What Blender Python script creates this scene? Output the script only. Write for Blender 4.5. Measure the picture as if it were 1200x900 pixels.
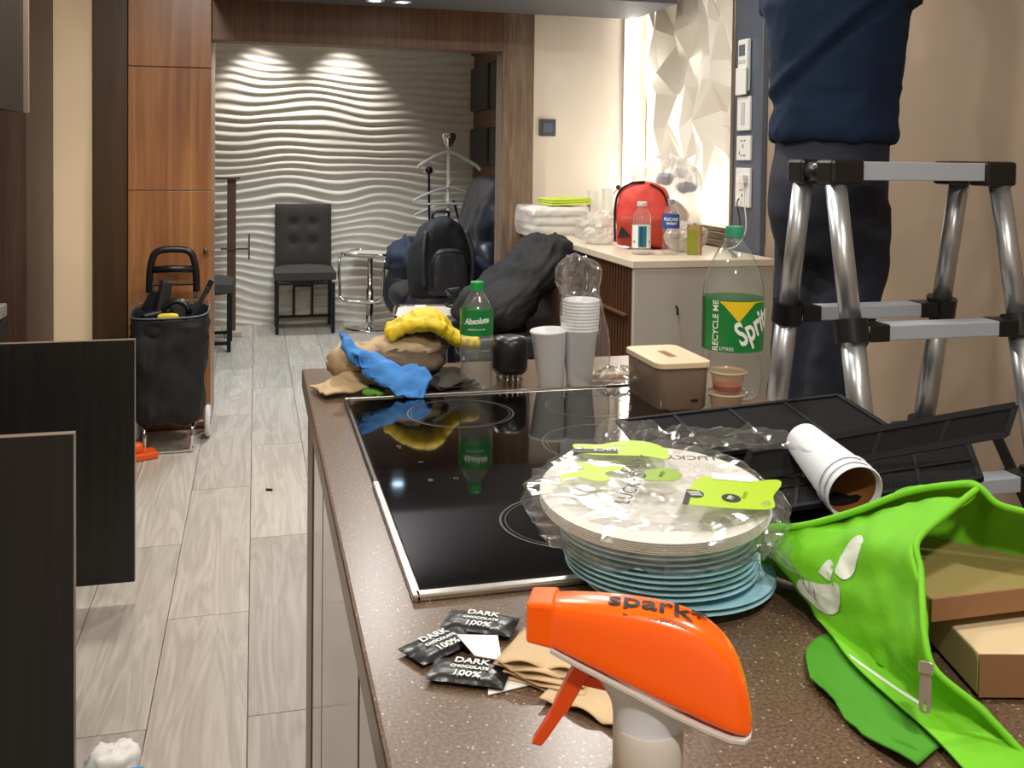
import bpy, bmesh, math, random
from mathutils import Vector, Matrix, Euler, noise
from math import pi, sin, cos, atan2, radians

for o in list(bpy.data.objects):
    bpy.data.objects.remove(o)
SC = bpy.context.scene
COL = SC.collection

# ------------------------------------------------------------------ camera
def make_camera():
    yaw, pitch, roll, f, y0 = .25693, .031393, .012863, 1144.0, 219.0
    fw = Vector((sin(yaw), cos(yaw), 0)); rt = Vector((cos(yaw), -sin(yaw), 0)); up = Vector((0, 0, 1))
    f2 = fw * cos(pitch) - up * sin(pitch); u2 = up * cos(pitch) + fw * sin(pitch)
    r3 = rt * cos(roll) + u2 * sin(roll); u3 = -rt * sin(roll) + u2 * cos(roll)
    cd = bpy.data.cameras.new('camera'); co = bpy.data.objects.new('camera', cd); COL.objects.link(co)
    m = Matrix((r3, u3, -f2)).transposed().to_4x4(); m.translation = (0, 0, 1.345)
    co.matrix_world = m
    cd.sensor_width = 36; cd.lens = f / 1200 * 36
    cd.shift_y = -(450 - y0) / 1200
    cd.clip_start = .02; cd.clip_end = 60
    SC.camera = co
make_camera()

# ------------------------------------------------------------------ world, exposure
w = bpy.data.worlds.new('world'); SC.world = w; w.use_nodes = True
w.node_tree.nodes['Background'].inputs[0].default_value = (.8, .87, 1, 1)
w.node_tree.nodes['Background'].inputs[1].default_value = .3
SC.view_settings.view_transform = 'Standard'
SC.view_settings.look = 'None'
SC.view_settings.gamma = 1
SC.view_settings.use_curve_mapping = False
SC.view_settings.exposure = 0.25
SC.cycles.transparent_max_bounces = 24

def area(name, loc, size, power, col, rot=(0, 0, 0), sy=None, spread=pi):
    l = bpy.data.lights.new(name, 'AREA'); l.energy = power; l.color = col
    l.shape = 'RECTANGLE' if sy else 'DISK'; l.size = size; l.spread = spread
    if sy: l.size_y = sy
    o = bpy.data.objects.new(name, l); COL.objects.link(o); o.location = loc; o.rotation_euler = rot
    return o
def spot(name, loc, power, col, ang, blend, rot=(0, 0, 0), r=.03):
    l = bpy.data.lights.new(name, 'SPOT'); l.energy = power; l.color = col
    l.spot_size = radians(ang); l.spot_blend = blend; l.shadow_soft_size = r
    o = bpy.data.objects.new(name, l); COL.objects.link(o); o.location = loc; o.rotation_euler = rot
    return o
WARM = (1, .84, .66); NEUT = (1, .95, .88); COOL = (.86, .93, 1)
KLAMPS = [(.2, -.4, 23), (1.1, .7, 11.5), (-.4, 1.1, 9), (1.1, 3.1, 14), (-.35, 3.5, 22), (.5, 2.1, 10), (.5, 4.1, 13)]
for x, y, p in KLAMPS:
    area('kitchen_downlight_lamp', (x, y, 2.43), .16, p, (1, .955, .895))
area('living_panel_lamp', (.35, 5.9, 2.39), .5, 26, (.78, .9, 1), sy=.5, spread=radians(125))
for x in (.03, .66):
    spot('wave_wall_spot_lamp', (x, 7.6, 2.38), 44, (1, .97, .93), 84, .9, (radians(8), 0, 0))

# ------------------------------------------------------------------ materials
def lin(h):
    h = h.lstrip('#'); c = [int(h[i:i + 2], 16) / 255 for i in (0, 2, 4)]
    return tuple((v / 12.92 if v <= .04045 else ((v + .055) / 1.055) ** 2.4) for v in c) + (1,)
MATS = {}
def newmat(name):
    m = bpy.data.materials.new(name); m.use_nodes = True; MATS[name] = m
    nt = m.node_tree; b = nt.nodes['Principled BSDF']
    return m, nt, b
def N(nt, t, **k):
    n = nt.nodes.new(t)
    for a, v in k.items(): setattr(n, a, v)
    return n
def coords(nt, scale=(1, 1, 1), rnd=False, kind='Object'):
    tc = N(nt, 'ShaderNodeTexCoord'); mp = N(nt, 'ShaderNodeMapping')
    mp.inputs['Scale'].default_value = scale
    nt.links.new(tc.outputs[kind], mp.inputs['Vector'])
    if rnd:
        oi = N(nt, 'ShaderNodeObjectInfo'); ml = N(nt, 'ShaderNodeMath', operation='MULTIPLY'); ml.inputs[1].default_value = 37.
        nt.links.new(oi.outputs['Random'], ml.inputs[0]); nt.links.new(ml.outputs[0], mp.inputs['Location'])
    return mp.outputs[0]
def ramp(nt, stops):
    r = N(nt, 'ShaderNodeValToRGB'); e = r.color_ramp.elements
    while len(e) < len(stops): e.new(.5)
    for i, (p, c) in enumerate(stops): e[i].position = p; e[i].color = c if len(c) == 4 else (*c, 1)
    return r
def bumpn(nt, b, src, strength, dist=.002):
    bp = N(nt, 'ShaderNodeBump'); bp.inputs['Strength'].default_value = strength; bp.inputs['Distance'].default_value = dist
    nt.links.new(src, bp.inputs['Height']); nt.links.new(bp.outputs[0], b.inputs['Normal'])
def mat(name, col, rough=.5, metal=0, var=0, vscale=8, bump=0, bscale=60, spec=.5, coat=0, sheen=0, bdist=.002, vs=(1, 1, 1), emit=None, es=0):
    m, nt, b = newmat(name); c = lin(col)
    b.inputs['Base Color'].default_value = c; b.inputs['Roughness'].default_value = rough
    b.inputs['Metallic'].default_value = metal; b.inputs['Specular IOR Level'].default_value = spec
    b.inputs['Coat Weight'].default_value = coat
    if sheen: b.inputs['Sheen Weight'].default_value = sheen
    if var:
        n = N(nt, 'ShaderNodeTexNoise'); n.inputs['Scale'].default_value = vscale; n.inputs['Detail'].default_value = 5
        nt.links.new(coords(nt, vs), n.inputs['Vector'])
        lo = tuple(max(0, v * (1 - var)) for v in c[:3]); hi = tuple(min(1, v * (1 + var)) for v in c[:3])
        r = ramp(nt, [(.3, lo), (.7, hi)]); nt.links.new(n.outputs['Fac'], r.inputs[0]); nt.links.new(r.outputs[0], b.inputs['Base Color'])
    if bump:
        n2 = N(nt, 'ShaderNodeTexNoise'); n2.inputs['Scale'].default_value = bscale; n2.inputs['Detail'].default_value = 4
        nt.links.new(coords(nt, vs), n2.inputs['Vector']); bumpn(nt, b, n2.outputs['Fac'], bump, bdist)
    if emit: b.inputs['Emission Color'].default_value = lin(emit); b.inputs['Emission Strength'].default_value = es
    return m
def wood(name, cols, scale=(14, 14, .9), rough=.4, bump=.15, dist=1.2, rnd=False, coat=0, det=8):
    m, nt, b = newmat(name); v = coords(nt, scale, rnd)
    n = N(nt, 'ShaderNodeTexNoise'); n.inputs['Scale'].default_value = 1; n.inputs['Detail'].default_value = det; n.inputs['Distortion'].default_value = dist
    n.inputs['Roughness'].default_value = .62
    nt.links.new(v, n.inputs['Vector'])
    k = len(cols) - 1
    r = ramp(nt, [(.3 + .4 * i / k, lin(c)) for i, c in enumerate(cols)])
    nt.links.new(n.outputs['Fac'], r.inputs[0]); nt.links.new(r.outputs[0], b.inputs['Base Color'])
    b.inputs['Roughness'].default_value = rough; b.inputs['Coat Weight'].default_value = coat
    bumpn(nt, b, n.outputs['Fac'], bump, .001)
    return m
def clear(name, tint=(1, 1, 1), rough=.04, k=1.6, base=.03, bump=0, bscale=30, haze=0, hazecol=(.9, .9, .9), bdist=.01):
    m, nt, b = newmat(name)
    for nd in list(nt.nodes):
        if nd != nt.nodes['Material Output'] and nd.type != 'OUTPUT_MATERIAL': nt.nodes.remove(nd)
    out = [n for n in nt.nodes if n.type == 'OUTPUT_MATERIAL'][0]
    tr = N(nt, 'ShaderNodeBsdfTransparent'); tr.inputs[0].default_value = (*tint, 1)
    gl = N(nt, 'ShaderNodeBsdfGlossy'); gl.inputs['Roughness'].default_value = rough
    fr = N(nt, 'ShaderNodeLayerWeight'); fr.inputs[0].default_value = .5
    pw = N(nt, 'ShaderNodeMath', operation='POWER'); pw.inputs[1].default_value = 3.2; nt.links.new(fr.outputs['Facing'], pw.inputs[0])
    ma = N(nt, 'ShaderNodeMath', operation='MULTIPLY_ADD', use_clamp=True); ma.inputs[1].default_value = k; ma.inputs[2].default_value = base
    nt.links.new(pw.outputs[0], ma.inputs[0])
    mx = N(nt, 'ShaderNodeMixShader'); nt.links.new(ma.outputs[0], mx.inputs[0])
    last = tr.outputs[0]
    if haze:
        df = N(nt, 'ShaderNodeBsdfDiffuse'); df.inputs[0].default_value = (*hazecol, 1)
        m2 = N(nt, 'ShaderNodeMixShader'); m2.inputs[0].default_value = haze
        nt.links.new(tr.outputs[0], m2.inputs[1]); nt.links.new(df.outputs[0], m2.inputs[2]); last = m2.outputs[0]
    nt.links.new(last, mx.inputs[1]); nt.links.new(gl.outputs[0], mx.inputs[2])
    if bump:
        n2 = N(nt, 'ShaderNodeTexNoise'); n2.inputs['Scale'].default_value = bscale; n2.inputs['Detail'].default_value = 2
        nt.links.new(coords(nt), n2.inputs['Vector'])
        bp = N(nt, 'ShaderNodeBump'); bp.inputs['Strength'].default_value = bump; bp.inputs['Distance'].default_value = bdist
        nt.links.new(n2.outputs['Fac'], bp.inputs['Height']); nt.links.new(bp.outputs[0], gl.inputs['Normal']); nt.links.new(bp.outputs[0], fr.inputs['Normal'])
    nt.links.new(mx.outputs[0], out.inputs[0])
    return m

def quartz():
    m, nt, b = newmat('quartz'); v = coords(nt)
    n = N(nt, 'ShaderNodeTexNoise'); n.inputs['Scale'].default_value = 330; n.inputs['Detail'].default_value = 3
    nt.links.new(v, n.inputs['Vector'])
    r = ramp(nt, [(.34, lin('4b3a2c')), (.5, lin('604c3b')), (.66, lin('745d4a'))]); nt.links.new(n.outputs['Fac'], r.inputs[0])
    vo = N(nt, 'ShaderNodeTexVoronoi'); vo.inputs['Scale'].default_value = 300; nt.links.new(v, vo.inputs['Vector'])
    # pale chips: few cells only
    sp = N(nt, 'ShaderNodeSeparateColor'); nt.links.new(vo.outputs['Color'], sp.inputs[0])
    a = N(nt, 'ShaderNodeMath', operation='GREATER_THAN'); a.inputs[1].default_value = .91; nt.links.new(sp.outputs[0], a.inputs[0])
    c = N(nt, 'ShaderNodeMath', operation='LESS_THAN'); c.inputs[1].default_value = .33; nt.links.new(vo.outputs['Distance'], c.inputs[0])
    ml = N(nt, 'ShaderNodeMath', operation='MULTIPLY'); nt.links.new(a.outputs[0], ml.inputs[0]); nt.links.new(c.outputs[0], ml.inputs[1])
    mx = N(nt, 'ShaderNodeMix', data_type='RGBA'); nt.links.new(ml.outputs[0], mx.inputs[0]); nt.links.new(r.outputs[0], mx.inputs[6]); mx.inputs[7].default_value = lin('a59683')
    nt.links.new(mx.outputs[2], b.inputs['Base Color']); b.inputs['Roughness'].default_value = .28
quartz()
def plank_mat():
    m, nt, b = newmat('plank'); v = coords(nt, (9, .9, 1), True)
    n = N(nt, 'ShaderNodeTexNoise'); n.inputs['Scale'].default_value = 1.3; n.inputs['Detail'].default_value = 6; n.inputs['Distortion'].default_value = 1.6
    nt.links.new(v, n.inputs['Vector'])
    wv = N(nt, 'ShaderNodeMath', operation='MULTIPLY'); wv.inputs[1].default_value = 9; nt.links.new(n.outputs['Fac'], wv.inputs[0])
    fr = N(nt, 'ShaderNodeMath', operation='PINGPONG'); fr.inputs[1].default_value = 1; nt.links.new(wv.outputs[0], fr.inputs[0])
    v2 = coords(nt, (90, 2.2, 1), True); n2 = N(nt, 'ShaderNodeTexNoise'); n2.inputs['Scale'].default_value = 1; n2.inputs['Detail'].default_value = 5
    nt.links.new(v2, n2.inputs['Vector'])
    ad = N(nt, 'ShaderNodeMix', data_type='FLOAT'); ad.inputs[0].default_value = .6; nt.links.new(fr.outputs[0], ad.inputs[2]); nt.links.new(n2.outputs['Fac'], ad.inputs[3])
    r = ramp(nt, [(.05, lin('9a9084')), (.5, lin('b3a99c')), (.95, lin('c6bdb1'))]); nt.links.new(ad.outputs[0], r.inputs[0])
    oi = N(nt, 'ShaderNodeObjectInfo'); hs = N(nt, 'ShaderNodeHueSaturation')
    mr = N(nt, 'ShaderNodeMapRange'); mr.inputs[3].default_value = .86; mr.inputs[4].default_value = 1.1
    nt.links.new(oi.outputs['Random'], mr.inputs[0]); nt.links.new(mr.outputs[0], hs.inputs['Value']); nt.links.new(r.outputs[0], hs.inputs['Color'])
    nt.links.new(hs.outputs[0], b.inputs['Base Color']); b.inputs['Roughness'].default_value = .38
    bumpn(nt, b, n2.outputs['Fac'], .08, .001)
plank_mat()
mat('beige_plaster', 'e2d8cc', .75, var=.05, vscale=3, bump=.1, bscale=25)
mat('cream_wall', 'e8cfab', .7, var=.04, vscale=3)
mat('right_wall_paint', '9a8772', .8, var=.07, vscale=2.5, bump=.15, bscale=18)
mat('wave_white', 'e0d9cb', .42)
mat('facet_white', 'ece6da', .32)
mat('ceiling_paint', 'e0dcd4', .8)
mat('dark_ceiling', '5a5a60', .7)
wood('orange_wood', ['77482a', '93613a', 'a97647'], (16, 16, .7), .35)
wood('dark_brown_wood', ['33210f', '40290f', '4a3116'], (30, 30, 1), .45)
wood('portal_wood', ['4f3421', '65452d', '765338'], (40, 40, 1.2), .5, .35)
wood('worn_wood', ['5b4433', '75604e', '8b7a68'], (60, 60, 2.5), .55, .5)
wood('slat_wood', ['3b2415', '53341f', '63412a'], (60, 60, 2), .45)
wood('black_cabinet', ['151412', '1d1b19', '24221f'], (50, 50, 1.2), .42, .2)
wood('brown_cabinet', ['33231b', '3f2d24', '4b372d'], (40, 40, 1.2), .45, .2)
mat('edge_band', '7b6c5f', .4); mat('edge_taupe', '6c6157', .35)
mat('gloss_door', '6e675f', .1, .85)
mat('void_black', '0a0908', .8)
mat('credenza_beige', 'b4b1a6', .45, var=.03, vscale=2)
mat('credenza_top', 'd9cdb8', .35)
mat('black_glass', '060606', .05, spec=.6, coat=.3)
mat('ring_print', '4a4743', .3)
mat('steel', 'c9c6c0', .25, 1); mat('chrome', 'e6e6e6', .07, 1); mat('brushed_alu', 'c2c6cb', .33, .85)
mat('filter_black', '0d0d0f', .7, spec=.25)
mat('ladder_flat', 'b7c0cc', .4, .25)
mat('black_plastic', '111214', .35); mat('black_rubber', '17171a', .6)
mat('grey_metal', '6a7382', .4, .5, var=.06, vscale=5); mat('frame_bronze', '8d8071', .35, .7)
mat('white_plastic', 'e4e4e0', .3); mat('grey_screen', '5f6a70', .25); mat('switch_grey', '4e5560', .3); mat('pale_grey', 'bfc0bf', .4)
mat('dark_fabric', '3d3933', .9, var=.12, vscale=60, bump=.4, bscale=300); mat('dark_metal', '1c2026', .4, .6)
mat('black_leather', '22222a', .38, bump=.25, bscale=50)
mat('black_nylon', '121214', .75, bump=.2, bscale=120); mat('grey_nylon', '2a2b2e', .6, bump=.2, bscale=120); mat('navy_cloth', '1b2233', .85, bump=.3, bscale=120)
mat('navy_shirt', '142238', .9, var=.1, vscale=6, bump=.25, bscale=220, spec=.2)
mat('navy_trousers', '151a28', .8, var=.1, vscale=6, bump=.2, bscale=200)
mat('skin', 'b88a68', .55); mat('hair', '14100d', .6)
mat('paper_white', 'e6e3dc', .65); mat('cup_white', 'e6eaee', .5); mat('cup_inside', 'cbb592', .5); mat('coffee_stain', '8a5a34', .4)
mat('plate_blue', 'a3d0de', .3); mat('plate_grey_blue', '8d9db4', .3)
mat('lime', 'a3c414', .45); mat('lime_dark', '7f9f10', .45); mat('ink', '15130f', .5); mat('ink_grey', '4b4b48', .5)
mat('orange_plastic', 'ff6000', .25, coat=.3); mat('orange_dark', 'd9480a', .35); mat('milky_plastic', 'c9ccd2', .35); mat('warm_milky', 'c6bfb6', .35)
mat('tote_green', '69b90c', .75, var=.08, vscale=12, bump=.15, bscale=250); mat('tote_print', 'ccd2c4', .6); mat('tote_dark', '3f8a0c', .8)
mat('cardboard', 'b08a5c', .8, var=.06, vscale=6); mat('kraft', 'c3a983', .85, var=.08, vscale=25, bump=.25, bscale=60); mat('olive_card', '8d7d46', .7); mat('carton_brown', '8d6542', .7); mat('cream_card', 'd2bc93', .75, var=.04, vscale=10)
mat('yellow_glove', 'd9bd1a', .6, var=.12, vscale=30, bump=.4, bscale=90); mat('tan_cloth', 'b39c7c', .9, var=.15, vscale=25, bump=.5, bscale=130); mat('taupe_cloth', '665646', .9, var=.15, vscale=25, bump=.5, bscale=130)
mat('blue_cloth', '3f7fc4', .85, var=.15, vscale=30, bump=.4, bscale=130); mat('black_cloth', '1b1a19', .9, bump=.4, bscale=120); mat('green_scrap', '66a83a', .6)
mat('brown_jar', '7e6450', .35, var=.15, vscale=12); mat('lid_beige', 'd6bf9d', .4); mat('sauce_red', '9a2d1c', .3)
mat('label_green', '0b7a35', .35); mat('cap_green', '0f9a48', .4); mat('cap_teal', '2b8c6c', .4); mat('label_yellow', 'e0c21a', .4); mat('label_white', 'e8ece6', .4); mat('label_dark', '2c3a33', .4)
mat('label_teal', '12727f', .4); mat('label_blue', '2f55a0', .4); mat('label_navy', '23406e', .4); mat('cap_white', 'e0e0e0', .4); mat('cap_grey', '8f97a3', .4)
mat('juice_green', '8a8f1a', .5); mat('juice_tan', 'a98a5f', .5)
mat('red_nylon', 'd8493f', .6, bump=.2, bscale=80); mat('red_dark', 'a8331f', .6, bump=.2, bscale=80); mat('blue_print', '2c4a86', .5); mat('bread', 'b58a56', .8)
mat('folder_lime', 'c9dc4a', .5); mat('bronze_wood', '5e4230', .45); mat('travertine', 'b5a891', .6)
mat('seat_white', 'd6d0c4', .4); mat('foil_black', '0f0f10', .28, bump=.3, bscale=90); mat('scraper_orange', 'e2571a', .4); mat('teal_plastic', '1f9aa0', .4); mat('sky_plastic', '2a8fd0', .4)
mat('lamp_lens', 'ffffff', .4, emit='fff0da', es=6); mat('led_strip', 'ffffff', .4, emit='fff6e6', es=9)
mat('amber_led', '000000', .4, emit='ffb347', es=3)
mat('worktop_grey', '7b7873', .3, var=.1, vscale=30)
mat('beige_panel', 'c7bda9', .25, .1)
clear('clear_pet', (.97, .985, .98), .05, .8, .05, haze=.06, hazecol=(.8, .85, .82))
clear('water', (.95, .97, .98), .02, .4, .02)
clear('clear_film', (.985, .985, .985), .12, 1.0, .09, bump=.25, bscale=30, haze=.04)
clear('milky_film', (.97, .97, .95), .2, .5, .05, bump=.5, bscale=30, haze=.42, hazecol=(.85, .83, .78))
clear('smoky_box', (.62, .5, .42), .15, .5, .05, haze=.55, hazecol=(.36, .27, .2))
clear('sauce_cup_clear', (.93, .88, .83), .15, .5, .05, haze=.14, hazecol=(.75, .6, .45))
clear('acrylic', (.93, .92, .9), .1, .5, .05, haze=.4, hazecol=(.8, .77, .7))
def netting():
    m, nt, b = newmat('netting'); b.inputs['Base Color'].default_value = lin('0c0c0e'); b.inputs['Roughness'].default_value = .8; b.inputs['Specular IOR Level'].default_value = .2
    out = [n for n in nt.nodes if n.type == 'OUTPUT_MATERIAL'][0]
    tr = N(nt, 'ShaderNodeBsdfTransparent'); mx = N(nt, 'ShaderNodeMixShader'); mx.inputs[0].default_value = .97
    nt.links.new(tr.outputs[0], mx.inputs[1]); nt.links.new(b.outputs[0], mx.inputs[2]); nt.links.new(mx.outputs[0], out.inputs[0])
netting()

# ------------------------------------------------------------------ mesh helpers
class MB:
    def __init__(s): s.v = []; s.f = []
    def add(s, vs, fs, M=None):
        o = len(s.v)
        for p in vs:
            p = Vector(p); s.v.append(M @ p if M is not None else p)
        for f in fs: s.f.append([i + o for i in f])
        return s
    def box(s, c, d, M=None, rz=0):
        x, y, z = d[0] / 2, d[1] / 2, d[2] / 2
        T = Matrix.Translation(c) @ Matrix.Rotation(rz, 4, 'Z')
        if M is not None: T = M @ T
        return s.add([(-x, -y, -z), (x, -y, -z), (x, y, -z), (-x, y, -z), (-x, -y, z), (x, -y, z), (x, y, z), (-x, y, z)],
                     [(3, 2, 1, 0), (4, 5, 6, 7), (0, 1, 5, 4), (1, 2, 6, 5), (2, 3, 7, 6), (3, 0, 4, 7)], T)
    def bb(s, x0, x1, y0, y1, z0, z1): return s.box(((x0 + x1) / 2, (y0 + y1) / 2, (z0 + z1) / 2), (x1 - x0, y1 - y0, z1 - z0))
    def bar(s, a, b, wx, wy, up=(0, 0, 1)):
        a = Vector(a); b = Vector(b); d = b - a; L = d.length; z = d / L
        u = Vector(up)
        if abs(u.dot(z)) > .98: u = Vector((0, 1, 0))
        x = u.cross(z).normalized(); y = z.cross(x)
        M = Matrix((x, y, z)).transposed().to_4x4(); M.translation = (a + b) / 2
        return s.box((0, 0, 0), (wx, wy, L), M)
    def lathe(s, prof, n=24, M=None, cap0=True, cap1=True, sx=1, sy=1):
        vs = []; fs = []
        for r, z in prof:
            for i in range(n):
                a = 2 * pi * i / n; vs.append((r * cos(a) * sx, r * sin(a) * sy, z))
        for k in range(len(prof) - 1):
            for i in range(n):
                j = (i + 1) % n; fs.append((k * n + i, k * n + j, (k + 1) * n + j, (k + 1) * n + i))
        if cap0: fs.append(tuple(range(n))[::-1])
        if cap1: fs.append(tuple(range((len(prof) - 1) * n, len(prof) * n)))
        return s.add(vs, fs, M)
    def tube(s, path, r, n=10, closed=False, M=None):
        P = [Vector(p) for p in path]; m = len(P); rs = r if isinstance(r, (list, tuple)) else [r] * m
        vs = []; fs = []; px = None
        for i in range(m):
            if closed: t = P[(i + 1) % m] - P[i - 1]
            else: t = P[min(i + 1, m - 1)] - P[max(i - 1, 0)]
            t.normalize()
            if px is None:
                px = Vector((0, 0, 1)) if abs(t.z) < .9 else Vector((1, 0, 0))
            px = (px - t * px.dot(t)).normalized(); py = t.cross(px)
            for k in range(n):
                a = 2 * pi * k / n; vs.append(P[i] + (px * cos(a) + py * sin(a)) * rs[i])
        for i in range(m if closed else m - 1):
            i2 = (i + 1) % m
            for k in range(n):
                k2 = (k + 1) % n; fs.append((i * n + k, i * n + k2, i2 * n + k2, i2 * n + k))
        if not closed: fs.append(tuple(range(n))[::-1]); fs.append(tuple(range((m - 1) * n, m * n)))
        return s.add(vs, fs, M)
    def prism(s, poly, z0, z1, M=None):
        n = len(poly); vs = [(x, y, z0) for x, y in poly] + [(x, y, z1) for x, y in poly]
        fs = [tuple(range(n))[::-1], tuple(range(n, 2 * n))] + [(i, (i + 1) % n, n + (i + 1) % n, n + i) for i in range(n)]
        return s.add(vs, fs, M)
    def grid(s, fn, nu, nv, M=None):
        vs = [fn(i / nu, j / nv) for j in range(nv + 1) for i in range(nu + 1)]
        fs = [(j * (nu + 1) + i, j * (nu + 1) + i + 1, (j + 1) * (nu + 1) + i + 1, (j + 1) * (nu + 1) + i) for j in range(nv) for i in range(nu)]
        return s.add(vs, fs, M)
    def loft(s, rings, cap=True, M=None):
        n = len(rings[0]); vs = [p for r in rings for p in r]; fs = []
        for k in range(len(rings) - 1):
            for i in range(n):
                j = (i + 1) % n; fs.append((k * n + i, k * n + j, (k + 1) * n + j, (k + 1) * n + i))
        if cap: fs.append(tuple(range(n))[::-1]); fs.append(tuple(range((len(rings) - 1) * n, len(rings) * n)))
        return s.add(vs, fs, M)
    def sphere(s, c, r, n=16, m=10, M=None):
        r = r if isinstance(r, (tuple, list)) else (r, r, r)
        rings = []
        for k in range(m + 1):
            a = -pi / 2 + pi * k / m; q = max(cos(a), .02)
            rings.append([(c[0] + r[0] * q * cos(2 * pi * i / n), c[1] + r[1] * q * sin(2 * pi * i / n), c[2] + r[2] * sin(a)) for i in range(n)])
        return s.loft(rings, True, M)
    def mesh(s, name):
        me = bpy.data.meshes.new(name); me.from_pydata([tuple(p) for p in s.v], [], s.f); me.update()
        bm = bmesh.new(); bm.from_mesh(me); bmesh.ops.recalc_face_normals(bm, faces=bm.faces); bm.to_mesh(me); bm.free()
        return me
def link(name, me, m, parent=None, smooth=False, bevel=0, seg=2, auto=None):
    o = bpy.data.objects.new(name, me); COL.objects.link(o)
    if m is not None:
        me.materials.clear(); me.materials.append(MATS[m])
    if parent is not None: o.parent = parent
    if smooth: me.polygons.foreach_set('use_smooth', [True] * len(me.polygons)); me.update()
    if auto is not None:
        me.polygons.foreach_set('use_smooth', [True] * len(me.polygons)); me.set_sharp_from_angle(angle=radians(auto))
    if bevel:
        b = o.modifiers.new('bevel', 'BEVEL'); b.width = bevel; b.segments = seg; b.limit_method = 'ANGLE'; b.angle_limit = radians(40); b.harden_normals = False
    return o
def B(mb, name, m, parent=None, **k): return link(name, mb.mesh(name), m, parent, **k)
def thing(name, label, cat, loc=(0, 0, 0), rz=0, group=None):
    o = bpy.data.objects.new(name, None); COL.objects.link(o); o.location = loc; o.rotation_euler = (0, 0, rz)
    o.empty_display_size = .05
    return tag(o, label, cat, group)
def tag(o, label, cat, group=None):
    o['label'] = label; o['category'] = cat
    if group: o['group'] = group
    return o
def struct(o): o['kind'] = 'structure'; return o
def setup(o, loc=None, rot=None):
    if loc is not None: o.location = loc
    if rot is not None: o.rotation_euler = rot
    return o
def copy_tree(o, parent=None):
    c = o.copy(); COL.objects.link(c)
    if parent is not None: c.parent = parent
    for ch in list(o.children): copy_tree(ch, c)
    return c
def evalmesh(o, name):
    bpy.context.view_layer.update(); dg = bpy.context.evaluated_depsgraph_get()
    me = bpy.data.meshes.new_from_object(o.evaluated_get(dg)); me.name = name
    return me
def fuse(mb, name, voxel=.012, smooth=6, sub=0):
    """one continuous skin around overlapping volumes"""
    o = bpy.data.objects.new('tmp', mb.mesh('tmp')); COL.objects.link(o)
    r = o.modifiers.new('r', 'REMESH'); r.mode = 'VOXEL'; r.voxel_size = voxel
    if smooth:
        s = o.modifiers.new('s', 'SMOOTH'); s.iterations = smooth; s.factor = .5
    me = evalmesh(o, name); bpy.data.objects.remove(o); return me
def subdiv(mb, name, lv=2):
    o = bpy.data.objects.new('tmp', mb.mesh('tmp')); COL.objects.link(o)
    s = o.modifiers.new('s', 'SUBSURF'); s.levels = lv; s.render_levels = lv
    me = evalmesh(o, name); bpy.data.objects.remove(o); return me
def crumple(me, amp, sc, seed=0, ridged=False, axis=None, fn=None):
    me.update(); nr = [v.normal.copy() for v in me.vertices]
    for v, n in zip(me.vertices, nr):
        p = v.co * sc + Vector((seed * 7.3, seed * 3.1, seed * 1.7))
        h = noise.noise(p) + .5 * noise.noise(p * 2.1)
        if ridged: h = 1 - 2 * abs(noise.noise(p)) - abs(noise.noise(p * 2.3)); h = h * .8
        k = fn(v.co) if fn else 1
        v.co += (Vector(axis) if axis else n) * (h * amp * k)
    me.update(); return me
def solid(o, th):
    s = o.modifiers.new('thick', 'SOLIDIFY'); s.thickness = th; s.offset = 0; return o
def facecam(x, y): return -atan2(x, y)
def textmesh(body, size, ext=.0003, align='CENTER', bold=0, shear=0, sx=1.0):
    cu = bpy.data.curves.new('t', 'FONT'); cu.body = body; cu.size = size; cu.extrude = ext; cu.align_x = align; cu.align_y = 'CENTER'
    cu.offset = bold; cu.shear = shear; cu.resolution_u = 3
    o = bpy.data.objects.new('t', cu); COL.objects.link(o); me = evalmesh(o, 'lettering'); bpy.data.objects.remove(o)
    for v in me.vertices: v.co.x *= sx
    return me
def bendtext(me, r, th0, z0, rot=0, arc=0):
    """wrap flat lettering around an upright cylinder; th0 measured from local -Y"""
    bm = bmesh.new(); bm.from_mesh(me)
    for _ in range(2):
        es = [e for e in bm.edges if e.calc_length() > r * .12]
        if es: bmesh.ops.subdivide_edges(bm, edges=es, cuts=1)
    bm.to_mesh(me); bm.free(); c, s = cos(rot), sin(rot)
    for v in me.vertices:
        x, y, z = v.co; x, y = x * c - y * s, x * s + y * c
        y += arc * x * x; a = th0 + x / r; rr = r + z + .0004
        v.co = (rr * sin(a), -rr * cos(a), z0 + y)
    me.update(); return me
def patch(r, th0, th1, z0, z1, name, m, parent, n=14, off=.0004):
    mb = MB(); mb.grid(lambda u, v: ((r + off) * sin(th0 + (th1 - th0) * u), -(r + off) * cos(th0 + (th1 - th0) * u), z0 + (z1 - z0) * v), n, 1)
    return B(mb, name, m, parent, smooth=True)
R = random.Random(7)
def bez(pts, n=8):
    """Catmull-Rom through the points"""
    P = [Vector(p) for p in pts]; out = []
    for i in range(len(P) - 1):
        a = P[max(i - 1, 0)]; b = P[i]; c = P[i + 1]; d = P[min(i + 2, len(P) - 1)]
        for k in range(n):
            t = k / n
            out.append(.5 * ((2 * b) + (c - a) * t + (2 * a - 5 * b + 4 * c - d) * t * t + (3 * b - a - 3 * c + d) * t ** 3))
    out.append(P[-1]); return out
def rrect(w, h, r, n=4):
    out = []
    for cx, cy, a0 in ((w / 2 - r, h / 2 - r, 0), (-w / 2 + r, h / 2 - r, pi / 2), (-w / 2 + r, -h / 2 + r, pi), (w / 2 - r, -h / 2 + r, 1.5 * pi)):
        for k in range(n + 1):
            a = a0 + pi / 2 * k / n; out.append((cx + r * cos(a), cy + r * sin(a)))
    return out
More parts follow.
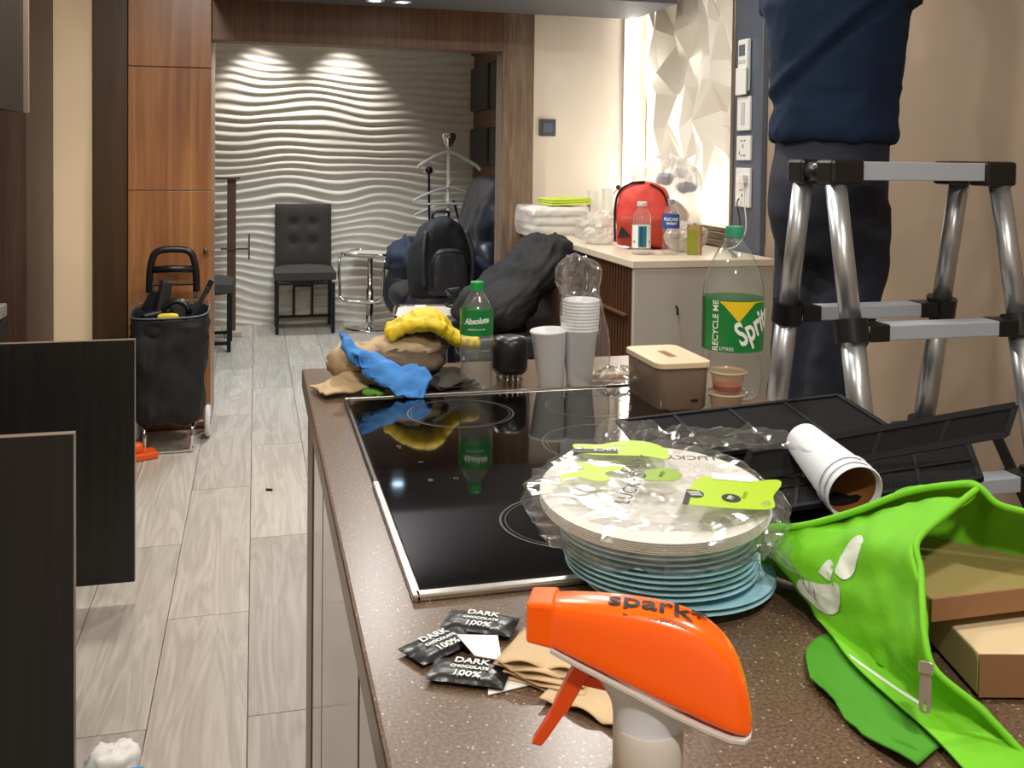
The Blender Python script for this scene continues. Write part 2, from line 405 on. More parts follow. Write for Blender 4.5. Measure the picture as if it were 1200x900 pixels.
# ================================================================== SETTING
fl = struct(B(MB().bb(-1.5, 2.25, -1.7, 8.0, -.06, -.010), 'floor', 'void_black'))
PW, PL = .227, 1.115
pk = MB().box((0, 0, -.005), (PW - .0022, PL - .0026, .010)).mesh('floor_plank')
for c in range(-6, 10):
    x = -.013 + (c + .5) * PW - PW
    y0 = 2.37 if c % 2 else 2.925
    for k in range(-3, 6):
        yc = y0 + (k + .5) * PL
        if yc > 8.3: continue
        o = link('floor_plank', pk, 'plank', fl); o.location = (x, min(yc, 7.98 - PL / 2) if yc + PL / 2 > 7.98 and False else yc, 0)

def wave(x, z):
    p = z / .064 + .28 * sin(3.1 * x + 2.3 * z) + .22 * sin(7.3 * x - 3.4 * z + 1) + .75 * noise.noise(Vector((x * 2.2, z * 3.1, 3)))
    a = .75 + .5 * noise.noise(Vector((x * 2.6, z * 4.5, 9)))
    return a * sin(2 * pi * p)
def wavewall():
    mb = MB(); x0, x1 = -1.2, 1.74
    mb.grid(lambda u, v: (x0 + (x1 - x0) * u, 7.86 - .0085 * wave(x0 + (x1 - x0) * u, 2.45 * v), 2.45 * v), 130, 330)
    o = struct(B(mb, 'wall_far', 'wave_white', smooth=True))
    b = B(MB().bb(x0, x1, 7.885, 7.98, 0, 2.45), 'wall_backing', 'beige_plaster', o)
    return o
wavewall()
# living room side walls
wl = struct(B(MB().bb(1.73, 1.83, 5.06, 7.98, 0, 2.45), 'wall_right_living', 'portal_wood'))
for iz, (z0, z1) in enumerate(((.25, .62), (.77, 1.13), (1.27, 1.56), (1.70, 2.05), (2.15, 2.4))):
    for iy in range(4):
        y0 = 5.15 + iy * .68
        B(MB().bb(1.685, 1.735, y0, y0 + .6, z0, z1), 'wall_pad', 'dark_fabric', wl, bevel=.015)
struct(B(MB().bb(-1.3, -1.2, 5.4, 7.98, 0, 2.45), 'wall_left_living', 'beige_plaster'))
# portal
struct(B(MB().bb(1.235, 1.405, 4.92, 5.06, 0, 2.45), 'trim_1', 'worn_wood', bevel=.003))
struct(B(MB().bb(-.206, 1.233, 4.92, 5.05, 1.885, 2.45), 'trim_2', 'portal_wood', bevel=.003))
struct(B(MB().bb(-.74, -.587, 4.93, 5.3, 0, 2.45), 'trim_3', 'dark_brown_wood', bevel=.002))
struct(B(MB().bb(-1.5, -.742, 4.96, 5.06, 0, 2.45), 'wall_portal_left', 'cream_wall'))
struct(B(MB().bb(1.407, 2.2, 5.0, 5.06, 0, 2.45), 'wall_portal_right', 'beige_plaster'))
# kitchen walls
struct(B(MB().bb(-1.56, -1.46, -1.7, 5.06, 0, 2.45), 'wall_left', 'cream_wall'))
struct(B(MB().bb(-1.56, 2.25, -1.8, -1.7, 0, 2.45), 'wall_back', 'beige_plaster'))
struct(B(MB().bb(1.95, 2.05, -1.7, 3.47, 0, 2.45), 'wall_right', 'right_wall_paint'))
struct(B(MB().bb(1.95, 2.05, 3.47, 5.0, 0, 1.0), 'wall_right_niche', 'beige_plaster'))
struct(B(MB().bb(2.09, 2.2, 3.47, 5.0, 1.0, 2.45), 'wall_niche_back', 'facet_white'))
struct(B(MB().bb(-1.56, 2.25, -1.8, 5.06, 2.45, 2.5), 'ceiling', 'ceiling_paint'))
struct(B(MB().bb(-1.3, 1.9, 5.06, 7.98, 2.42, 2.5), 'ceiling_living', 'ceiling_paint'))
struct(B(MB().bb(-.205, 1.95, 4.35, 4.918, 2.085, 2.449), 'ceiling_bulkhead', 'dark_ceiling'))
# grey metal column beside the niche
struct(B(MB().bb(1.925, 2.09, 3.472, 3.70, 0, 2.449), 'trim_4', 'grey_metal', bevel=.003))

# faceted relief panel in the niche with its frame and strips
def facets():
    rr = random.Random(21); ny, nz = 11, 9; Y0, Y1, Z0, Z1 = 3.76, 4.985, 1.06, 2.449
    V = {}
    mb = MB()
    pts = []
    for j in range(nz + 1):
        for i in range(ny + 1):
            y = Y0 + (Y1 - Y0) * i / ny; z = Z0 + (Z1 - Z0) * j / nz
            if 0 < i < ny: y += rr.uniform(-.055, .055) + (.03 if j % 2 else -.03)
            if 0 < j < nz: z += rr.uniform(-.045, .045)
            x = 2.075 - (rr.choice([0, .008, .05, .075]) if 0 < i < ny and 0 < j < nz else .01)
            pts.append((x, y, z))
    fs = []
    for j in range(nz):
        for i in range(ny):
            a = j * (ny + 1) + i; b = a + 1; c = a + ny + 2; d = a + ny + 1
            if (i + j + (rr.random() < .3)) % 2: fs += [(a, b, c), (a, c, d)]
            else: fs += [(a, b, d), (b, c, d)]
    # rim back to the wall so the panel has thickness
    mb.add(pts, fs)
    mb.bb(2.076, 2.088, Y0, Y1, Z0, Z1)
    return tag(B(mb, 'faceted_panel', 'facet_white'), 'white faceted relief panel in the lit niche above the sideboard', 'wall panel')
facets()
fr = thing('niche_frame', 'bronze metal frame around the white faceted panel', 'frame', (1.93, 4.34, 1.0))
L = lambda x0, x1, y0, y1, z0, z1: MB().bb(x0 - 1.93, x1 - 1.93, y0 - 4.34, y1 - 4.34, z0 - 1, z1 - 1)
B(L(1.915, 2.0, 3.701, 4.985, 1.0, 1.03), 'lower_rail', 'frame_bronze', fr, bevel=.003)
B(L(1.93, 2.0, 3.701, 4.985, 1.03, 1.052), 'sill_rail', 'frame_bronze', fr, bevel=.003)
B(L(1.90, 1.949, 3.701, 4.985, .975, 1.0), 'ledge', 'frame_bronze', fr, bevel=.002)
B(L(1.92, 1.99, 3.701, 3.728, 1.053, 2.445), 'side_stile', 'frame_bronze', fr, bevel=.003)
B(L(1.95, 2.06, 3.729, 3.752, 1.053, 2.445), 'inner_stile', 'frame_bronze', fr, bevel=.002)
B(L(1.93, 2.06, 4.985, 4.999, 1.0, 2.445), 'side_stile', 'facet_white', fr)
s1 = tag(B(MB().bb(2.005, 2.02, 3.76, 4.98, 1.03, 1.042), 'led_strip', 'led_strip'), 'glowing white strip light along the bottom of the niche', 'strip light')
area('niche_strip_lamp', (1.985, 4.37, 1.075), 1.2, 2.6, (1, .96, .9), (radians(180), radians(0), radians(90)), sy=.05)
s2 = tag(B(MB().bb(1.95, 1.965, 4.968, 4.983, 1.06, 2.44), 'led_strip', 'led_strip'), 'upright glowing strip light at the corner of the niche', 'strip light')
area('niche_side_lamp', (1.975, 4.955, 1.75), .05, 1.8, (1, .97, .93), (radians(-90), 0, 0), sy=1.3)

# ceiling downlights
d0 = None
DLAB = ['near the back wall', 'beside the right wall above the tote', 'over the closed base cabinet', 'over the ladder side of the sideboard', 'before the orange cabinet', 'over the cooktop rear edge', 'next to the dark bulkhead']
for ki, (x, y, _p) in enumerate(KLAMPS):
    if d0 is None:
        d0 = thing('ceiling_downlight', 'round recessed ceiling downlight ' + DLAB[0], 'downlight', (x, y, 2.449), 0, 'kitchen downlights')
        B(MB().lathe([(.075, 0), (.1, 0), (.1, -.006), (.085, -.010), (.075, -.008)], 24, cap0=False, cap1=False), 'trim_ring', 'white_plastic', d0, smooth=True)
        B(MB().lathe([(.074, -.003), (.074, -.001)], 24), 'lens', 'lamp_lens', d0)
    else:
        c = copy_tree(d0); c.location = (x, y, 2.449); c['label'] = 'round recessed ceiling downlight ' + DLAB[ki]
for i, x in enumerate((.55, .68)):
    t = thing('bulkhead_downlight', 'small cool downlight under the dark bulkhead, ' + ('further from' if i == 0 else 'closer to') + ' the portal post', 'downlight', (x, 4.72, 2.084), 0, 'bulkhead downlights')
    B(MB().lathe([(.03, 0), (.045, 0), (.045, -.005), (.03, -.005)], 20, cap0=False, cap1=False), 'trim_ring', 'white_plastic', t)
    mt = MATS.get('cool_lens') or mat('cool_lens', 'ffffff', .4, emit='bfe0ff', es=9)
    B(MB().lathe([(.03, -.003), (.03, -.001)], 20), 'lens', 'cool_lens', t)

# ---------------------------------------------------------------- tall orange cabinet at the portal
tc = thing('tall_cabinet', 'tall orange-brown wooden cabinet with stacked doors beside the portal', 'cabinet', (-.396, 4.92, 0))
B(MB().bb(-.189, .187, .02, .48, .0, 2.449), 'body', 'orange_wood', tc)
for z0, z1 in ((.02, .571), (.575, 1.158), (1.162, 1.746), (1.75, 2.44)):
    d = B(MB().bb(-.187, .187, 0, .0195, z0, z1), 'door', 'orange_wood', tc, bevel=.0015)
    if z0 == .575: B(MB().lathe([(.006, 0), (.006, .012), (.012, .016), (.012, .024)], 14, Matrix.Translation((.164, 0, .873)) @ Matrix.Rotation(radians(90), 4, 'X')), 'knob', 'bronze_wood', d, smooth=True)

# ---------------------------------------------------------------- left kitchen run
def base_unit(y0, y1, opened, label):
    t = thing('base_cabinet', label, 'cabinet', (-1.14, (y0 + y1) / 2, 0), 0, None); h = (y1 - y0) / 2
    m = MB(); m.bb(-.31, .29, -h, -h + .018, .08, .765); m.bb(-.31, .29, h - .018, h, .08, .765); m.bb(-.31, .29, -h, h, .08, .098); m.bb(-.31, -.295, -h, h, .08, .765)
    B(m, 'carcass', 'black_cabinet', t); B(MB().bb(-.3, .25, -h, h, 0, .079), 'plinth', 'void_black', t)
    if opened:
        d = B(MB().bb(.312, .797, h - .02, h, .07, .79), 'door', 'black_cabinet', t)
        e = MB(); e.bb(.797, .7985, h - .02, h, .07, .7915); e.bb(.312, .797, h - .02, h, .79, .7915)
        B(e, 'edge_band', 'edge_band', d)
    else:
        d = B(MB().bb(.291, .309, -h + .002, h - .002, .085, .76), 'door', 'black_cabinet', t)
    return t
base_unit(1.075, 1.57, False, 'closed black base cabinet next to the first open door')
base_unit(1.573, 2.068, True, 'black base cabinet with its door swung open toward the island, below the worktop front')
base_unit(2.071, 2.565, False, 'closed black base cabinet between the two open doors')
base_unit(2.568, 3.063, True, 'black base cabinet whose open door stands in front of the orange scraper')
base_unit(3.066, 3.70, False, 'closed black base cabinet at the end of the worktop')
tag(B(MB().bb(-1.455, -.835, 1.0, 3.718, .767, .812), 'worktop', 'worktop_grey', bevel=.004), 'grey stone worktop over the black base cabinets', 'worktop')
for i in range(3):
    y0 = 1.9 + i * .606
    t = thing('wall_cabinet', ['black wall cabinet farthest from the brown tall unit', 'black wall cabinet between two others over the worktop', 'black wall cabinet with a grey end strip beside the brown tall unit'][i], 'cabinet', (-1.1, y0 + .3, 1.48))
    B(MB().bb(-.35, .30, -.3, .3, 0, .96), 'carcass', 'black_cabinet', t)
    B(MB().bb(.302, .32, -.299, .299, -.005, .955), 'door', 'black_cabinet', t)
    if i == 2: B(MB().bb(.30, .335, .302, .318, -.005, .96), 'end_strip', 'edge_band', t)
t = thing('tall_unit', 'dark brown tall kitchen unit beside the cream wall', 'cabinet', (-1.18, 4.66, 0))
B(MB().bb(-.27, .27, -.27, .27, 0, 2.3), 'body', 'brown_cabinet', t); B(MB().bb(-.27, .272, -.29, -.272, .08, 2.3), 'door', 'brown_cabinet', t, bevel=.001)
B(MB().bb(-.272, -.268, -.293, -.291, .08, 2.3), 'edge_strip', 'edge_band', t)

# ================================================================== ISLAND
isl = thing('kitchen_island', 'kitchen island base with glossy side doors under the quartz worktop', 'island', (.51, 1.1, 0))
I = lambda x0, x1, y0, y1, z0, z1: MB().bb(x0 - .51, x1 - .51, y0 - 1.1, y1 - 1.1, z0, z1)
B(I(.128, .90, .12, 2.02, .06, .858), 'body', 'void_black', isl)
B(I(.15, .88, .14, 2.0, 0, .059), 'plinth', 'void_black', isl)
B(I(.106, .127, 1.86, 2.03, .0, .858), 'end_panel', 'edge_taupe', isl, bevel=.001)
for y0, y1 in ((1.60, 1.845), (1.03, 1.583), (.58, 1.013), (.12, .565)):
    B(I(.108, .127, y0, y1, .02, .853), 'door', 'gloss_door', isl, bevel=.001)
wt = tag(B(MB().bb(.094, .925, .10, 2.05, .86, .9), 'island_worktop', 'quartz', bevel=.004), 'brown speckled quartz worktop of the kitchen island', 'worktop')
# cooktop
ck = thing('induction_cooktop', 'black glass cooktop with steel trim set in the speckled worktop', 'cooktop', (.43, 1.35, .9))
B(MB().bb(-.268, .262, -.388, .398, .0004, .006), 'glass', 'black_glass', ck, bevel=.001)
def trimbar(x0, x1, y0, y1, h=.0075): return MB().bb(x0, x1, y0, y1, .0003, h)
B(trimbar(-.274, .268, -.402, -.389), 'front_trim', 'steel', ck, bevel=.002)
B(trimbar(-.274, .268, .399, .404, .009), 'rear_trim', 'steel', ck, bevel=.001)
B(trimbar(-.275, -.269, -.05, .404, .0066), 'side_trim', 'black_plastic', ck, bevel=.001)
B(trimbar(-.277, -.268, -.402, -.051), 'side_trim', 'steel', ck, bevel=.002)
B(trimbar(.263, .268, -.388, .404, .0066), 'side_trim', 'black_plastic', ck)
def ringm(cx, cy, r, wd=.0012):
    m = MB(); n = 56
    vs = []; fs = []
    for i in range(n):
        a = 2 * pi * i / n
        vs += [(cx + (r - wd) * cos(a), cy + (r - wd) * sin(a), .00625), (cx + (r + wd) * cos(a), cy + (r + wd) * sin(a), .00625)]
    for i in range(n): j = (i + 1) % n; fs.append((2 * i, 2 * i + 1, 2 * j + 1, 2 * j))
    return m.add(vs, fs)
for cx, cy, r in ((-.09, .27, .09), (.14, .27, .075), (-.06, -.24, .085), (.15, -.20, .075), (.1, .05, .105)):
    b = B(ringm(cx, cy, r), 'burner_ring', 'ring_print', ck)
    B(ringm(cx, cy, r - .006, .0005), 'inner_ring', 'ring_print', b)
for s, x, y, z in (('- 8 +', -.22, .1, .011), ('P', -.215, .15, .009), ('II', -.2, .02, .010), ('88', -.2, -.06, .010), ('O', -.165, -.06, .010)):
    o = link('control_mark', textmesh(s, z, .00005), 'ring_print', ck); o.location = (x, y, .00625); o.rotation_euler = (0, 0, radians(-90))

# ================================================================== SIDEBOARD
sb = thing('sideboard', 'low sideboard with fluted dark wood front and beige end panel', 'sideboard', (1.63, 4.13, 0))
S = lambda x0, x1, y0, y1, z0, z1: MB().bb(x0 - 1.63, x1 - 1.63, y0 - 4.13, y1 - 4.13, z0, z1)
B(S(1.365, 1.90, 3.335, 4.915, .05, .94), 'body', 'slat_wood', sb)
B(S(1.40, 1.90, 3.4, 4.915, 0, .05), 'plinth', 'void_black', sb)
B(S(1.335, 1.90, 3.312, 3.334, 0, .941), 'end_panel', 'credenza_beige', sb, bevel=.002)
B(S(1.327, 1.90, 3.308, 4.915, .942, .97), 'top', 'credenza_top', sb, bevel=.003)
sl = MB().box((0, 0, 0), (.024, .0205, .88)).mesh('slat')
y = 3.35
while y < 4.9:
    o = link('slat', sl, 'slat_wood', sb); o.location = (1.352 - 1.63, y - 4.13, .50); y += .030
B(S(1.322, 1.338, 3.38, 4.0, .755, .765), 'handle', 'bronze_wood', sb, bevel=.002)
B(MB().tube([(1.50 - 1.63, 3.309 - 4.13, .80), (1.50 - 1.63, 3.295 - 4.13, .795), (1.50 - 1.63, 3.295 - 4.13, .77)], .004, 8), 'hook', 'dark_metal', sb)

# ---------------------------------------------------------------- fittings on the metal column
def plate(name, z, h, w=.1, y=3.60): return MB().box((0, 0, 0), (.012, w, h))
rm = thing('wall_remote', 'white air conditioner remote hung on the grey metal column', 'remote', (1.924, 3.60, 1.62))
B(MB().box((-.012, 0, .105), (.022, .075, .21)), 'body', 'white_plastic', rm, bevel=.006)
B(MB().box((-.026, -.002, .04), (.008, .085, .11)), 'holder', 'white_plastic', rm, bevel=.003)
B(MB().box((-.0235, 0, .165), (.002, .05, .045)), 'screen', 'grey_screen', rm)
for k in range(3): B(MB().lathe([(.008, 0), (.008, .002)], 12, Matrix.Translation((-.024, -.022 + .022 * k, .12)) @ Matrix.Rotation(radians(-90), 4, 'Y')), 'button', 'pale_grey', rm)
sw = thing('light_switch', 'white light switch plate between the remote and the sockets', 'switch', (1.924, 3.602, 1.46))
B(MB().box((-.006, 0, .07), (.012, .105, .138)), 'plate', 'white_plastic', sw, bevel=.003); B(MB().box((-.013, 0, .07), (.003, .03, .09)), 'rocker', 'pale_grey', sw, bevel=.001)
def holes(t, zc, pat):
    for dy, dz, w_, h_ in pat: B(MB().box((-.0125, dy, zc + dz), (.002, w_, h_)), 'socket_slot', 'ink', t)
P5 = [(-.012, .03, .012, .004), (.014, .03, .012, .004), (0, .008, .004, .014), (-.012, -.03, .010, .004), (.012, -.03, .010, .004), (.03, -.02, .004, .014)]
s = thing('wall_socket', 'white single wall socket under the light switch', 'socket', (1.924, 3.597, 1.34))
B(MB().box((-.006, 0, .05), (.012, .115, .1)), 'plate', 'white_plastic', s, bevel=.003); holes(s, .05, P5)
s = thing('wall_socket', 'tall white double socket with lit indicators and a plugged charger', 'socket', (1.924, 3.597, 1.15))
B(MB().box((-.006, 0, .08), (.012, .12, .16)), 'plate', 'white_plastic', s, bevel=.003)
holes(s, .115, P5[2:3]); holes(s, .04, P5[:3])
for dz in (.115, .04): B(MB().box((-.0125, .04, dz), (.002, .006, .006)), 'indicator', 'amber_led', s)
cg = thing('phone_charger', 'small white charger and cable plugged into the double socket', 'charger', (1.911, 3.57, 1.265))
B(MB().box((-.012, 0, 0), (.022, .04, .035)), 'plug', 'white_plastic', cg, bevel=.003)
B(MB().tube(bez([(-.02, -.02, -.005), (-.02, -.035, -.1), (-.02, -.05, -.2), (-.02, .02, -.27), (-.05, .08, -.292)], 6), .0025, 6), 'cable', 'white_plastic', cg, smooth=True)
tag(B(MB().tube(bez([(1.90, 3.60, 1.185), (1.90, 3.615, 1.16), (1.905, 3.60, 1.1), (1.905, 3.585, 1.02)], 6), .0025, 6), 'black_cable', 'black_plastic', smooth=True), 'thin black cable hanging from the double socket', 'cable')
wp = thing('wall_plate', 'grey metal switch plate on the beige wall by the post', 'switch', (1.503, 4.999, 1.455))
B(MB().box((0, -.005, .045), (.092, .010, .09)), 'plate', 'switch_grey', wp, bevel=.003); B(MB().box((0, -.012, .045), (.05, .004, .05)), 'rocker', 'grey_metal', wp, bevel=.001)
# ================================================================== LIVING ROOM FURNITURE
def ell(c, rx, ry, n=20, rot=0, pw=1.0, tilt=(0, 0)):
    out = []
    for i in range(n):
        a = 2 * pi * i / n; x = rx * (abs(cos(a)) ** pw) * (1 if cos(a) >= 0 else -1); y = ry * (abs(sin(a)) ** pw) * (1 if sin(a) >= 0 else -1)
        X = x * cos(rot) - y * sin(rot); Y = x * sin(rot) + y * cos(rot)
        out.append((c[0] + X, c[1] + Y, c[2] + tilt[0] * X + tilt[1] * Y))
    return out
def cushion(w, d, h, r=.03, puff=.0, n=10):
    mb = MB()
    def f(u, v, sgn):
        x = (u - .5) * w; y = (v - .5) * d
        e = (1 - (2 * u - 1) ** 6) * (1 - (2 * v - 1) ** 6)
        return (x, y, sgn * (h / 2 * (.55 + .45 * e) + puff * (1 - (2 * u - 1) ** 2) * (1 - (2 * v - 1) ** 2)))
    mb.grid(lambda u, v: f(u, v, 1), n, n); mb.grid(lambda u, v: f(u, v, -1), n, n)
    k = n + 1; o = k * k
    ring = [i for i in range(k)] + [j * k + n for j in range(1, k)] + [n * k + i for i in range(n - 1, -1, -1)] + [j * k for j in range(n - 1, 0, -1)]
    for a, b in zip(ring, ring[1:] + ring[:1]): mb.f.append([a, b, b + o, a + o])
    return mb

def dining_chair(loc, rz, label):
    t = thing('dining_chair', label, 'chair', loc, rz)
    W, D = .44, .40
    b = B(cushion(.45, .42, .1, puff=.012), 'seat', 'dark_fabric', t, auto=50); b.location = (0, 0, .43)
    mb = MB(); n = 12
    def f(u, v):
        x = (u - .5) * .43; z = v * .50
        dz = 0
        for bx in (-.075, .075):
            for bz in (.2, .35):
                r2 = (x - bx) ** 2 + (z - bz) ** 2; dz += .018 * math.exp(-r2 / .0016)
        e = (1 - (2 * u - 1) ** 8) * (1 - (2 * v - 1) ** 8)
        return (x, -.035 * (.5 + .5 * e) + dz, z)
    mb.grid(f, 34, 36); mb.grid(lambda u, v: ((u - .5) * .43, .035, v * .5), 34, 36)
    k = 35; o = k * 37
    ring = [i for i in range(k)] + [j * k + 34 for j in range(1, 37)] + [36 * k + i for i in range(33, -1, -1)] + [j * k for j in range(35, 0, -1)]
    for a, c in zip(ring, ring[1:] + ring[:1]): mb.f.append([a, c, c + o, a + o])
    br = B(mb, 'backrest', 'dark_fabric', t, auto=40); br.location = (0, .185, .45); br.rotation_euler = (radians(-6), 0, 0)
    for bx in (-.075, .075):
        for bz in (.2, .35): B(MB().sphere((bx, -.018, bz), (.009, .005, .009), 10, 6), 'button', 'dark_fabric', br, smooth=True)
    for sx in (-1, 1):
        B(MB().box((sx * .205, -.19, .19), (.026, .026, .38)), 'leg', 'dark_metal', t)
        B(MB().box((sx * .205, .19, .19), (.026, .026, .38)), 'leg', 'dark_metal', t)
        B(MB().box((sx * .205, 0, .06), (.022, .355, .022)), 'side_rail', 'dark_metal', t)
        B(MB().box((sx * .07, .19, .225), (.02, .02, .30)), 'inner_post', 'dark_metal', t)
    B(MB().box((0, .19, .07), (.385, .02, .02)), 'rear_rail', 'dark_metal', t)
    B(MB().box((0, .19, .31), (.12, .018, .018)), 'cross_bar', 'dark_metal', t)
    m = MB(); m.box((0, -.19, .373), (.384, .02, .014)); m.box((0, .19, .373), (.384, .02, .014))
    B(m, 'seat_frame', 'dark_metal', t)
    return t
dining_chair((.363, 7.60, 0), 0, 'dark grey tufted dining chair standing against the white wave wall')
dining_chair((-.36, 7.02, 0), radians(90), 'dark grey dining chair half hidden behind the orange cabinet')

# wooden stand behind the hidden chair
t = thing('wooden_stand', 'slim dark wooden stand with a flat top behind the dining chair', 'stand', (-.17, 7.45, 0))
B(MB().box((0, 0, .59), (.062, .05, 1.12)), 'post', 'bronze_wood', t, bevel=.002)
B(MB().box((-.06, 0, 1.157), (.24, .12, .014)), 'top', 'bronze_wood', t)
B(MB().box((.015, 0, .018), (.12, .2, .035)), 'base', 'travertine', t, bevel=.003)
a = B(MB().box((.025, -.03, .64), (.2, .02, .014)), 'arm', 'bronze_wood', t); B(MB().box((.125, -.03, .655), (.012, .03, .19)), 'arm_plate', 'bronze_wood', a)

# bar stools
def stool(loc, rz, label):
    t = thing('bar_stool', label, 'stool', loc, rz)
    B(MB().lathe([(.19, 0), (.19, .006), (.15, .014), (.04, .03), (.03, .05)], 28), 'base', 'chrome', t, smooth=True)
    B(MB().lathe([(.03, .04), (.03, .30), (.022, .31), (.022, .545)], 20), 'post', 'chrome', t, auto=40)
    s = B(cushion(.335, .33, .035, puff=.004), 'seat', 'seat_white', t, auto=50); s.location = (0, 0, .575)
    pth = [(x, y, .585) for x, y in rrect(.355, .35, .05)]
    B(MB().tube(pth, .012, 8, True), 'rim', 'chrome', s, smooth=True).location = (0, 0, -.575)
    f = MB(); f.tube(bez([(-.175, -.1, .575), (-.178, -.20, .54), (-.17, -.21, .35), (-.15, -.215, .25), (0, -.22, .235), (.15, -.215, .25), (.17, -.21, .35), (.178, -.2, .54), (.175, -.1, .575)], 5), .011, 8)
    B(f, 'footrest', 'chrome', t, smooth=True)
    return t
stool((.83, 4.66, 0), radians(170), 'chrome bar stool with pale seat just beyond the island')
stool((.86, 7.56, 0), radians(-25), 'chrome bar stool with pale seat by the white wave wall')
cb = MB(); rr = random.Random(4)
pts = [(rr.uniform(-.05, .05), rr.uniform(-.05, .05), .012 + .012 * k) for k in range(9)]
tag(setup(B(cb.tube(bez(pts, 5), .007, 6), 'coiled_cable', 'black_plastic', smooth=True), (.92, 4.55, .6)), 'black coiled cable on the seat of the bar stool beyond the island', 'cable')

# recliner
rc = thing('recliner_sofa', 'black leather recliner standing along the padded side wall', 'sofa', (1.3, 6.35, 0))
def pillow(c, r, pw=.55, n=28, m=16, tilt=0):
    mb = MB(); rings = []
    for k in range(m + 1):
        a = -pi / 2 + pi * k / m; q = max(abs(cos(a)) ** pw, .03); z = r[2] * (abs(sin(a)) ** .8) * (1 if a > 0 else -1)
        rings.append(ell((0, 0, z), r[0] * q, r[1] * q, n, 0, pw))
    mb.loft(rings); M = Matrix.Translation(c) @ Matrix.Rotation(tilt, 4, 'Y')
    mb.v = [M @ Vector(p) for p in mb.v]; return mb
B(pillow((-.02, 0, .2), (.36, .6, .2)), 'base', 'black_leather', rc, smooth=True)
B(pillow((-.08, 0, .41), (.36, .42, .1)), 'seat_cushion', 'black_leather', rc, smooth=True)
for s in (-1, 1):
    ar = link('armrest', crumple(pillow((-.05, s * .5, .38), (.38, .12, .2)).mesh('a'), .01, 7, s + 3), 'black_leather', rc, smooth=True)
bm_ = MB(); 
for kx, z, rx, rz_ in ((.14, .66, .13, .19), (.2, .93, .14, .2), (.23, 1.07, .12, .14)):
    q = pillow((kx, 0, z), (rx, .42, rz_), tilt=radians(14)); bm_.add(q.v, q.f)
link('backrest', crumple(fuse(bm_, 'backrest', .02, 4), .012, 8, 2), 'black_leather', rc, smooth=True)

# backpack on the recliner
bp = thing('backpack', 'black and grey backpack propped on the leather recliner', 'backpack', (1.09, 5.83, .49), radians(12))
def bprings(w, d, h, prof, n=24, lean=.0, pw=.6):
    return [ell((lean * z, .0, z * h), w / 2 * k, d / 2 * k2, n, 0, pw) for z, k, k2 in prof]
body = MB().loft(bprings(.40, .24, .48, [(0, .8, .8), (.05, 1, 1), (.45, .98, 1), (.7, .88, .92), (.87, .66, .75), (.97, .36, .5), (1, .12, .2)]))
link('body', crumple(subdiv(body, 'body', 2), .014, 9, 1), 'black_nylon', bp, smooth=True)
pk_ = MB().loft([[(x, -.105 + y, z) for x, y, z in r] for r in bprings(.26, .13, .30, [(0.05, .85, .7), (.12, 1, 1), (.7, .95, 1), (.92, .75, .7), (1, .4, .3)])])
p_ = link('front_pocket', crumple(subdiv(pk_, 'front_pocket', 2), .008, 12, 4), 'grey_nylon', bp, smooth=True)
B(MB().tube([(-.12, -.165, .06), (-.125, -.165, .2), (-.09, -.15, .27), (0, -.15, .285), (.09, -.15, .27), (.125, -.165, .2)], .004, 6), 'zipper', 'black_plastic', p_)
B(MB().tube(bez([(-.05, .02, .46), (-.045, .0, .51), (.045, .0, .51), (.05, .02, .46)], 5), .010, 6), 'top_handle', 'grey_nylon', bp, smooth=True)
for s in (-1, 1): B(MB().tube(bez([(s * .13, -.08, .40), (s * .16, -.12, .25), (s * .15, -.12, .08)], 6), .016, 6), 'side_strap', 'grey_nylon', bp, smooth=True)

def clothpile(name, label, cat, loc, size, m, seed, amp=.25, sc=2.2, rz=0, group=None, n=(30, 18)):
    mb = MB(); mb.sphere((0, 0, size[2] * .5), (size[0] / 2, size[1] / 2, size[2] / 2), *n); me = mb.mesh(name)
    s = min(size); crumple(me, s * amp, sc / s, seed, True); crumple(me, s * amp * .35, sc * 2.6 / s, seed + 5, True)
    zmin = 0.002
    for v in me.vertices: v.co.z = max(v.co.z, zmin)
    o = link(name, me, m, smooth=True); o.location = loc; o.rotation_euler = (0, 0, rz)
    return tag(o, label, cat, group)
clothpile('dark_garment', 'bunched navy garment on the recliner arm beside the backpack', 'garment', (.93, 6.1, .575), (.24, .42, .22), 'navy_cloth', 3)
clothpile('dark_garment', 'folded navy jacket lying behind the backpack on the recliner', 'garment', (1.33, 6.0, .53), (.28, .32, .16), 'navy_cloth', 8)

# black armchair with a coat over it
ac = thing('armchair', 'dark armchair beside the sideboard under a black coat', 'armchair', (1.04, 4.02, 0))
B(pillow((0, 0, .36), (.25, .27, .1)), 'seat', 'black_leather', ac, smooth=True)
B(pillow((.20, .0, .66), (.07, .27, .29)), 'backrest', 'brown_cabinet', ac, smooth=True)
for s in (-1, 1):
    B(pillow((-.02, s * .235, .58), (.25, .05, .05)), 'armrest', 'black_leather', ac, smooth=True)
    for x in (-.2, .2): B(MB().box((x, s * .22, .28), (.03, .03, .56)), 'leg', 'dark_metal', ac)
ct = MB()
rings = [ell((0 + dx, 0, z), rx, ry, 30, .15, .8) for z, dx, rx, ry in ((.665, -.10, .09, .20), (.70, -.09, .13, .23), (.78, -.02, .13, .22), (.87, .08, .11, .20), (.95, .14, .09, .17), (1.0, .17, .075, .13), (1.02, .18, .04, .08))]
ct.loft(rings); me = subdiv(ct, 'coat', 2); crumple(me, .030, 8.5, 5, True); crumple(me, .009, 24, 6, True)
cg_ = tag(setup(link('coat', me, 'black_nylon', smooth=True), (1.03, 3.98, -.02)), 'shiny black coat draped over the armchair beside the sideboard', 'coat')

